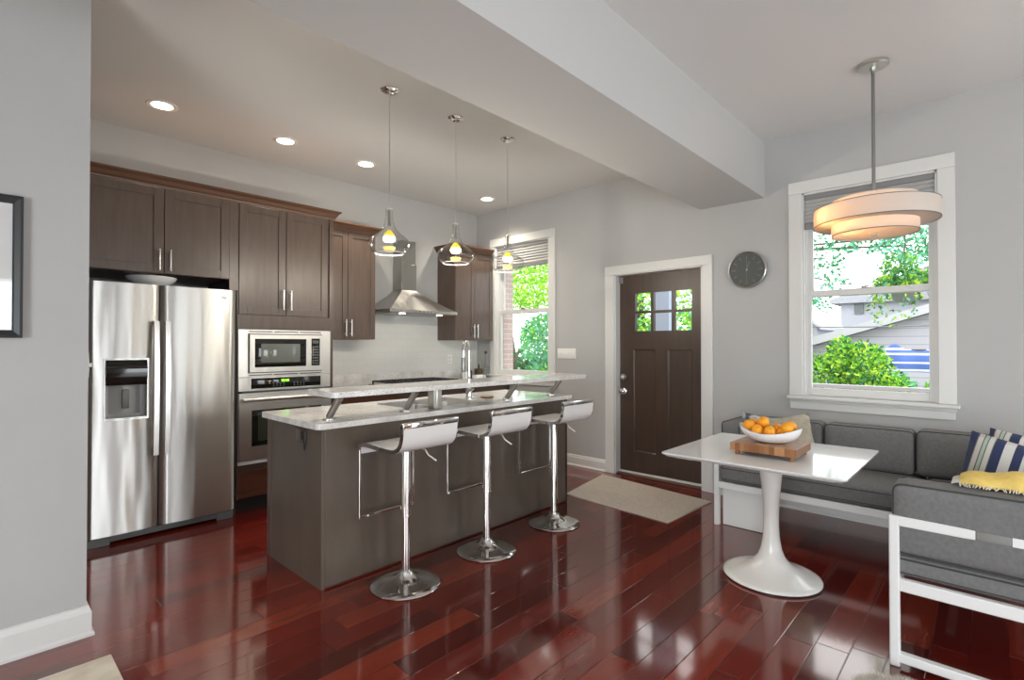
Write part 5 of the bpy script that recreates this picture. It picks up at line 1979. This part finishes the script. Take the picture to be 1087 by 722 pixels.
# neighbour's garage with a gabled end
t = thing('garage', 'pale sided garage with a sloping gable roof outside the dining window', 'garage', (11.5, -0.5, -0.45))
bm = NB()
yl, zl, yp, zp = 2.9, 1.24, -1.6, 2.66
poly = [(yl - 0.2, -0.45), (yl - 0.2, zl + 0.05), (yp, zp - 0.02), (2 * yp - yl + 0.2, zl + 0.03), (2 * yp - yl + 0.2, -0.45)]
prism(bm, poly, 'X', 11.05, 15.5)
part(t, 'sided_wall', bm, M['siding'], smooth=False)
for s_ in (1, -1):
    bm = NB()
    def q(y): return yp + s_ * (y - yp)
    sl = (zp - zl) / (yl - yp)
    prism(bm, [(q(yl), zl), (q(yp), zp), (q(yp), zp + 0.12), (q(yl), zl + 0.12)], 'X', 10.88, 15.7)
    part(t, 'roof', bm, M['roof'], smooth=False)
    bm = NB()
    prism(bm, [(q(yl + 0.02), zl - 0.02), (q(yp), zp - 0.02), (q(yp), zp + 0.13), (q(yl + 0.02), zl + 0.13)], 'X', 10.84, 10.88)
    part(t, 'fascia', bm, M['fascia'], smooth=False)

# houses behind
t = thing('neighbour_house', 'pale house with a small dark window, beyond the garage', 'house', (19.5, 2.2, -0.45))
bm = NB(); box(bm, 18, 22, -2.0, 3.35, -0.45, 2.75)
part(t, 'wall', bm, M['house'], smooth=False)
bm = NB(); prism(bm, [(3.6, 2.72), (0.6, 3.75), (-2.4, 2.72), (-2.4, 2.6), (3.6, 2.6)], 'X', 17.8, 22.2)
part(t, 'roof', bm, M['roof'], smooth=False)
bm = NB(); box(bm, 17.96, 18.0, 2.78, 3.0, 2.28, 2.62)
wf = part(t, 'window', bm, M['greyp'], smooth=False)
bm = NB(); box(bm, 17.94, 18.0, 1.1, 2.2, 2.83, 2.95)
part(t, 'eave_trim', bm, M['fascia'], smooth=False)
t = thing('garden_shed', 'small pale shed with a pitched roof left of the garage', 'shed', (14.5, 3.6, -0.45))
bm = NB(); prism(bm, [(4.6, -0.45), (4.6, 1.80), (3.85, 2.46), (3.1, 1.80), (3.1, -0.45)], 'X', 14.0, 16.5)
part(t, 'wall', bm, M['house'], smooth=False)
for s_ in (1, -1):
    bm = NB()
    prism(bm, [(3.85 + s_ * 0.88, 1.73), (3.85, 2.49), (3.85, 2.57), (3.85 + s_ * 0.88, 1.81)], 'X', 13.8, 16.7)
    part(t, 'roof', bm, M['fascia'], smooth=False)
bm = NB(); box(bm, 13.97, 14.0, 3.3, 3.6, 1.35, 1.75)
part(t, 'window', bm, M['bluegrey'], smooth=False)

# power cables
for k, (za, zb) in enumerate(((2.44, 2.56), (2.33, 2.45), (1.76, 1.76))):
    bm = NB()
    pts = [(10.2, 4.0 - 5.5 * i / 12, za + (zb - za) * i / 12 - 0.10 * math.sin(math.pi * i / 12)) for i in range(13)]
    tube(bm, pts, 0.009, 6)
    solo('power_cable', bm, M['greyp'], ['uppermost dark cable crossing the view in the dining window', 'second dark cable just under the uppermost one outside', 'lowest thin cable, across the shed roof outside'][k], 'cable', 'cables outside the dining window')

# hanging basket
t = thing('hanging_basket', 'hanging basket of trailing greenery outside the dining window', 'plant', (6.2, 0.62, 1.8))
HX, HY = 6.2, 0.62
bm = NB(); lathe(bm, [(0, 1.775), (0.075, 1.775), (0.10, 1.80), (0.115, 1.875), (0.120, 1.90), (0.110, 1.90), (0, 1.885)], (HX, HY, 0), 28)
part(t, 'pot', bm, M['potgrey'])
bm = NB()
for a in (0.3, 2.4, 4.5):
    tube(bm, [(HX + 0.11 * math.cos(a), HY + 0.11 * math.sin(a), 1.895), (HX, HY, 2.32)], 0.003, 6)
tube(bm, [(HX, HY, 2.31), (HX, HY, 3.3)], 0.005, 6)
part(t, 'hanger', bm, M['bark'])
rng = random.Random(11)
bm = NB()
leaves(bm, rng, 420, in_blob((HX, HY, 1.98), (0.20, 0.26, 0.11)), 0.055, 0.2, 4)
leaves(bm, rng, 260, in_blob((HX - 0.05, HY + 0.05, 2.12), (0.14, 0.16, 0.10)), 0.05, 0.4, 2)
for k in range(22):
    a = rng.uniform(0, 6.28)
    rr = rng.uniform(0.18, 0.34)
    L = rng.uniform(0.1, 0.42)
    for s in range(14):
        u = s / 13
        p_ = (HX + math.cos(a) * rr * min(1, 0.3 + u), HY + math.sin(a) * rr * min(1, 0.3 + u), 1.97 + 0.10 * math.sin(u * 3.1) - L * u * u)
        leaves(bm, rng, 3, in_blob(p_, (0.02, 0.02, 0.02)), 0.045, -0.5, 4)
part(t, 'trailing_foliage', bm, [M['leafA'], M['leafD'], M['leafC'], M['leafB']], smooth=False)


def tree(label, c, trunk, blobs, mats, size, seed, group='garden trees outside'):
    t = thing('tree', label, 'tree', (c[0], c[1], -0.45), group)
    g = random.Random(seed)
    bm = NB()
    for b in blobs:
        leaves(bm, g, b[2], in_blob(b[0], b[1]), size, 0.1, len(mats))
    part(t, 'crown', bm, mats, smooth=False)
    bm = NB()
    tube(bm, [(c[0], c[1], -0.45), (c[0] + 0.05, c[1], 0.8), (c[0], c[1] + 0.05, trunk)], [0.16, 0.12, 0.07], 10)
    for b in blobs[:5]:
        tube(bm, [(c[0], c[1], trunk * 0.6), tuple((Vector((c[0], c[1], trunk)) + Vector(b[0])) / 2), b[0]], [0.06, 0.04, 0.012], 6)
    part(t, 'trunk', bm, M['bark'])
    return t


# sparse overhanging branches in the upper dining window
tree('leafy tree whose branches hang high in the dining window', (12.5, 5.2), 3.6,
     [((11.6, 2.35, 3.05), (0.5, 0.35, 0.35), 150), ((11.4, 1.75, 3.30), (0.5, 0.42, 0.22), 190), ((11.6, 1.05, 3.15), (0.5, 0.40, 0.30), 260), ((11.6, 2.3, 2.6), (0.4, 0.3, 0.15), 60), ((11.8, 2.9, 3.6), (0.9, 0.6, 0.5), 300), ((11.6, 1.4, 3.6), (0.8, 0.9, 0.25), 300)],
     [M['leafD'], M['leafC']], 0.10, 21)
tree('low blue-green tree left of the sheds, beyond the dining window', (19.0, 5.5), 2.4,
     [((19.0, 5.05, 2.4), (0.8, 0.85, 0.6), 700), ((18.9, 4.2, 2.55), (0.6, 0.45, 0.45), 300), ((19.0, 5.7, 1.6), (0.8, 0.7, 0.9), 400)], [M['leafD'], M['leafC']], 0.14, 22)
tree('pale leafy tree behind the hanging basket, beyond the garage', (16.5, 0.4), 3.0,
     [((16.0, 1.3, 3.9), (0.9, 0.9, 0.5), 420), ((16.0, 0.5, 3.6), (0.9, 0.9, 0.7), 520), ((16.3, -0.5, 3.4), (1, 1, 1), 500)], [M['leafD'], M['leafC']], 0.13, 23)
# trees seen in the kitchen window and door panes
tree('large bright green tree outside the kitchen window', (9.2, 9.3), 3.0,
     [((8.8, 7.5, 3.1), (0.9, 1.0, 0.95), 5200), ((9.2, 8.4, 3.0), (0.9, 0.8, 0.9), 2200)], [M['leafA'], M['leafB'], M['leafB'], M['leafA']], 0.085, 24)
tree('blue-green tree low outside the kitchen window', (10.6, 9.9), 1.6,
     [((10.2, 8.25, 1.45), (0.8, 0.75, 0.75), 3800), ((10.3, 8.2, 0.5), (0.8, 0.9, 0.7), 2600), ((10.6, 9.2, 0.3), (0.7, 0.5, 0.5), 600)], [M['leafD'], M['leafA'], M['leafD']], 0.10, 25)
tree('green tree outside the door, left of the porch column', (9.5, 5.3), 2.6,
     [((9.4, 5.15, 2.1), (0.7, 0.5, 0.55), 900), ((9.4, 5.1, 1.4), (0.7, 0.6, 0.5), 800), ((9.6, 5.7, 2.3), (0.7, 0.6, 0.7), 500)], [M['leafA'], M['leafB'], M['leafD']], 0.10, 26)
tree('green tree outside the door, right of the porch column', (9.6, 4.0), 2.6,
     [((9.4, 4.05, 2.25), (0.7, 0.45, 0.45), 700), ((9.4, 4.0, 1.75), (0.7, 0.45, 0.35), 700), ((9.6, 3.6, 2.1), (0.6, 0.4, 0.5), 300)], [M['leafA'], M['leafB'], M['leafD']], 0.10, 27)

# climbing plant in front of the kitchen window
t = thing('climbing_plant', 'leafy stem close outside the lower kitchen window', 'plant', (5.35, 4.72, -0.45))
bm = NB()
stems = [[(5.38, 4.74, -0.45), (5.36, 4.76, 0.6), (5.32, 4.80, 1.0), (5.30, 4.84, 1.26)], [(5.38, 4.72, -0.45), (5.38, 4.74, 0.7), (5.36, 4.74, 1.02), (5.34, 4.72, 1.14)]]
for s_ in stems:
    tube(bm, s_, [0.008, 0.006, 0.004, 0.003], 6)
part(t, 'stem', bm, M['bark'])
bm = NB()
rng = random.Random(5)
for s_ in stems:
    for k in range(34):
        u = rng.uniform(1.4, 3)
        i = min(2, int(u)); f = u - i
        p_ = Vector(s_[i]) * (1 - f) + Vector(s_[i + 1]) * f
        leaves(bm, rng, 1, lambda g: p_, 0.105, 0.3, 2)
part(t, 'leaves', bm, [M['leafC'], M['leafC']], smooth=False)
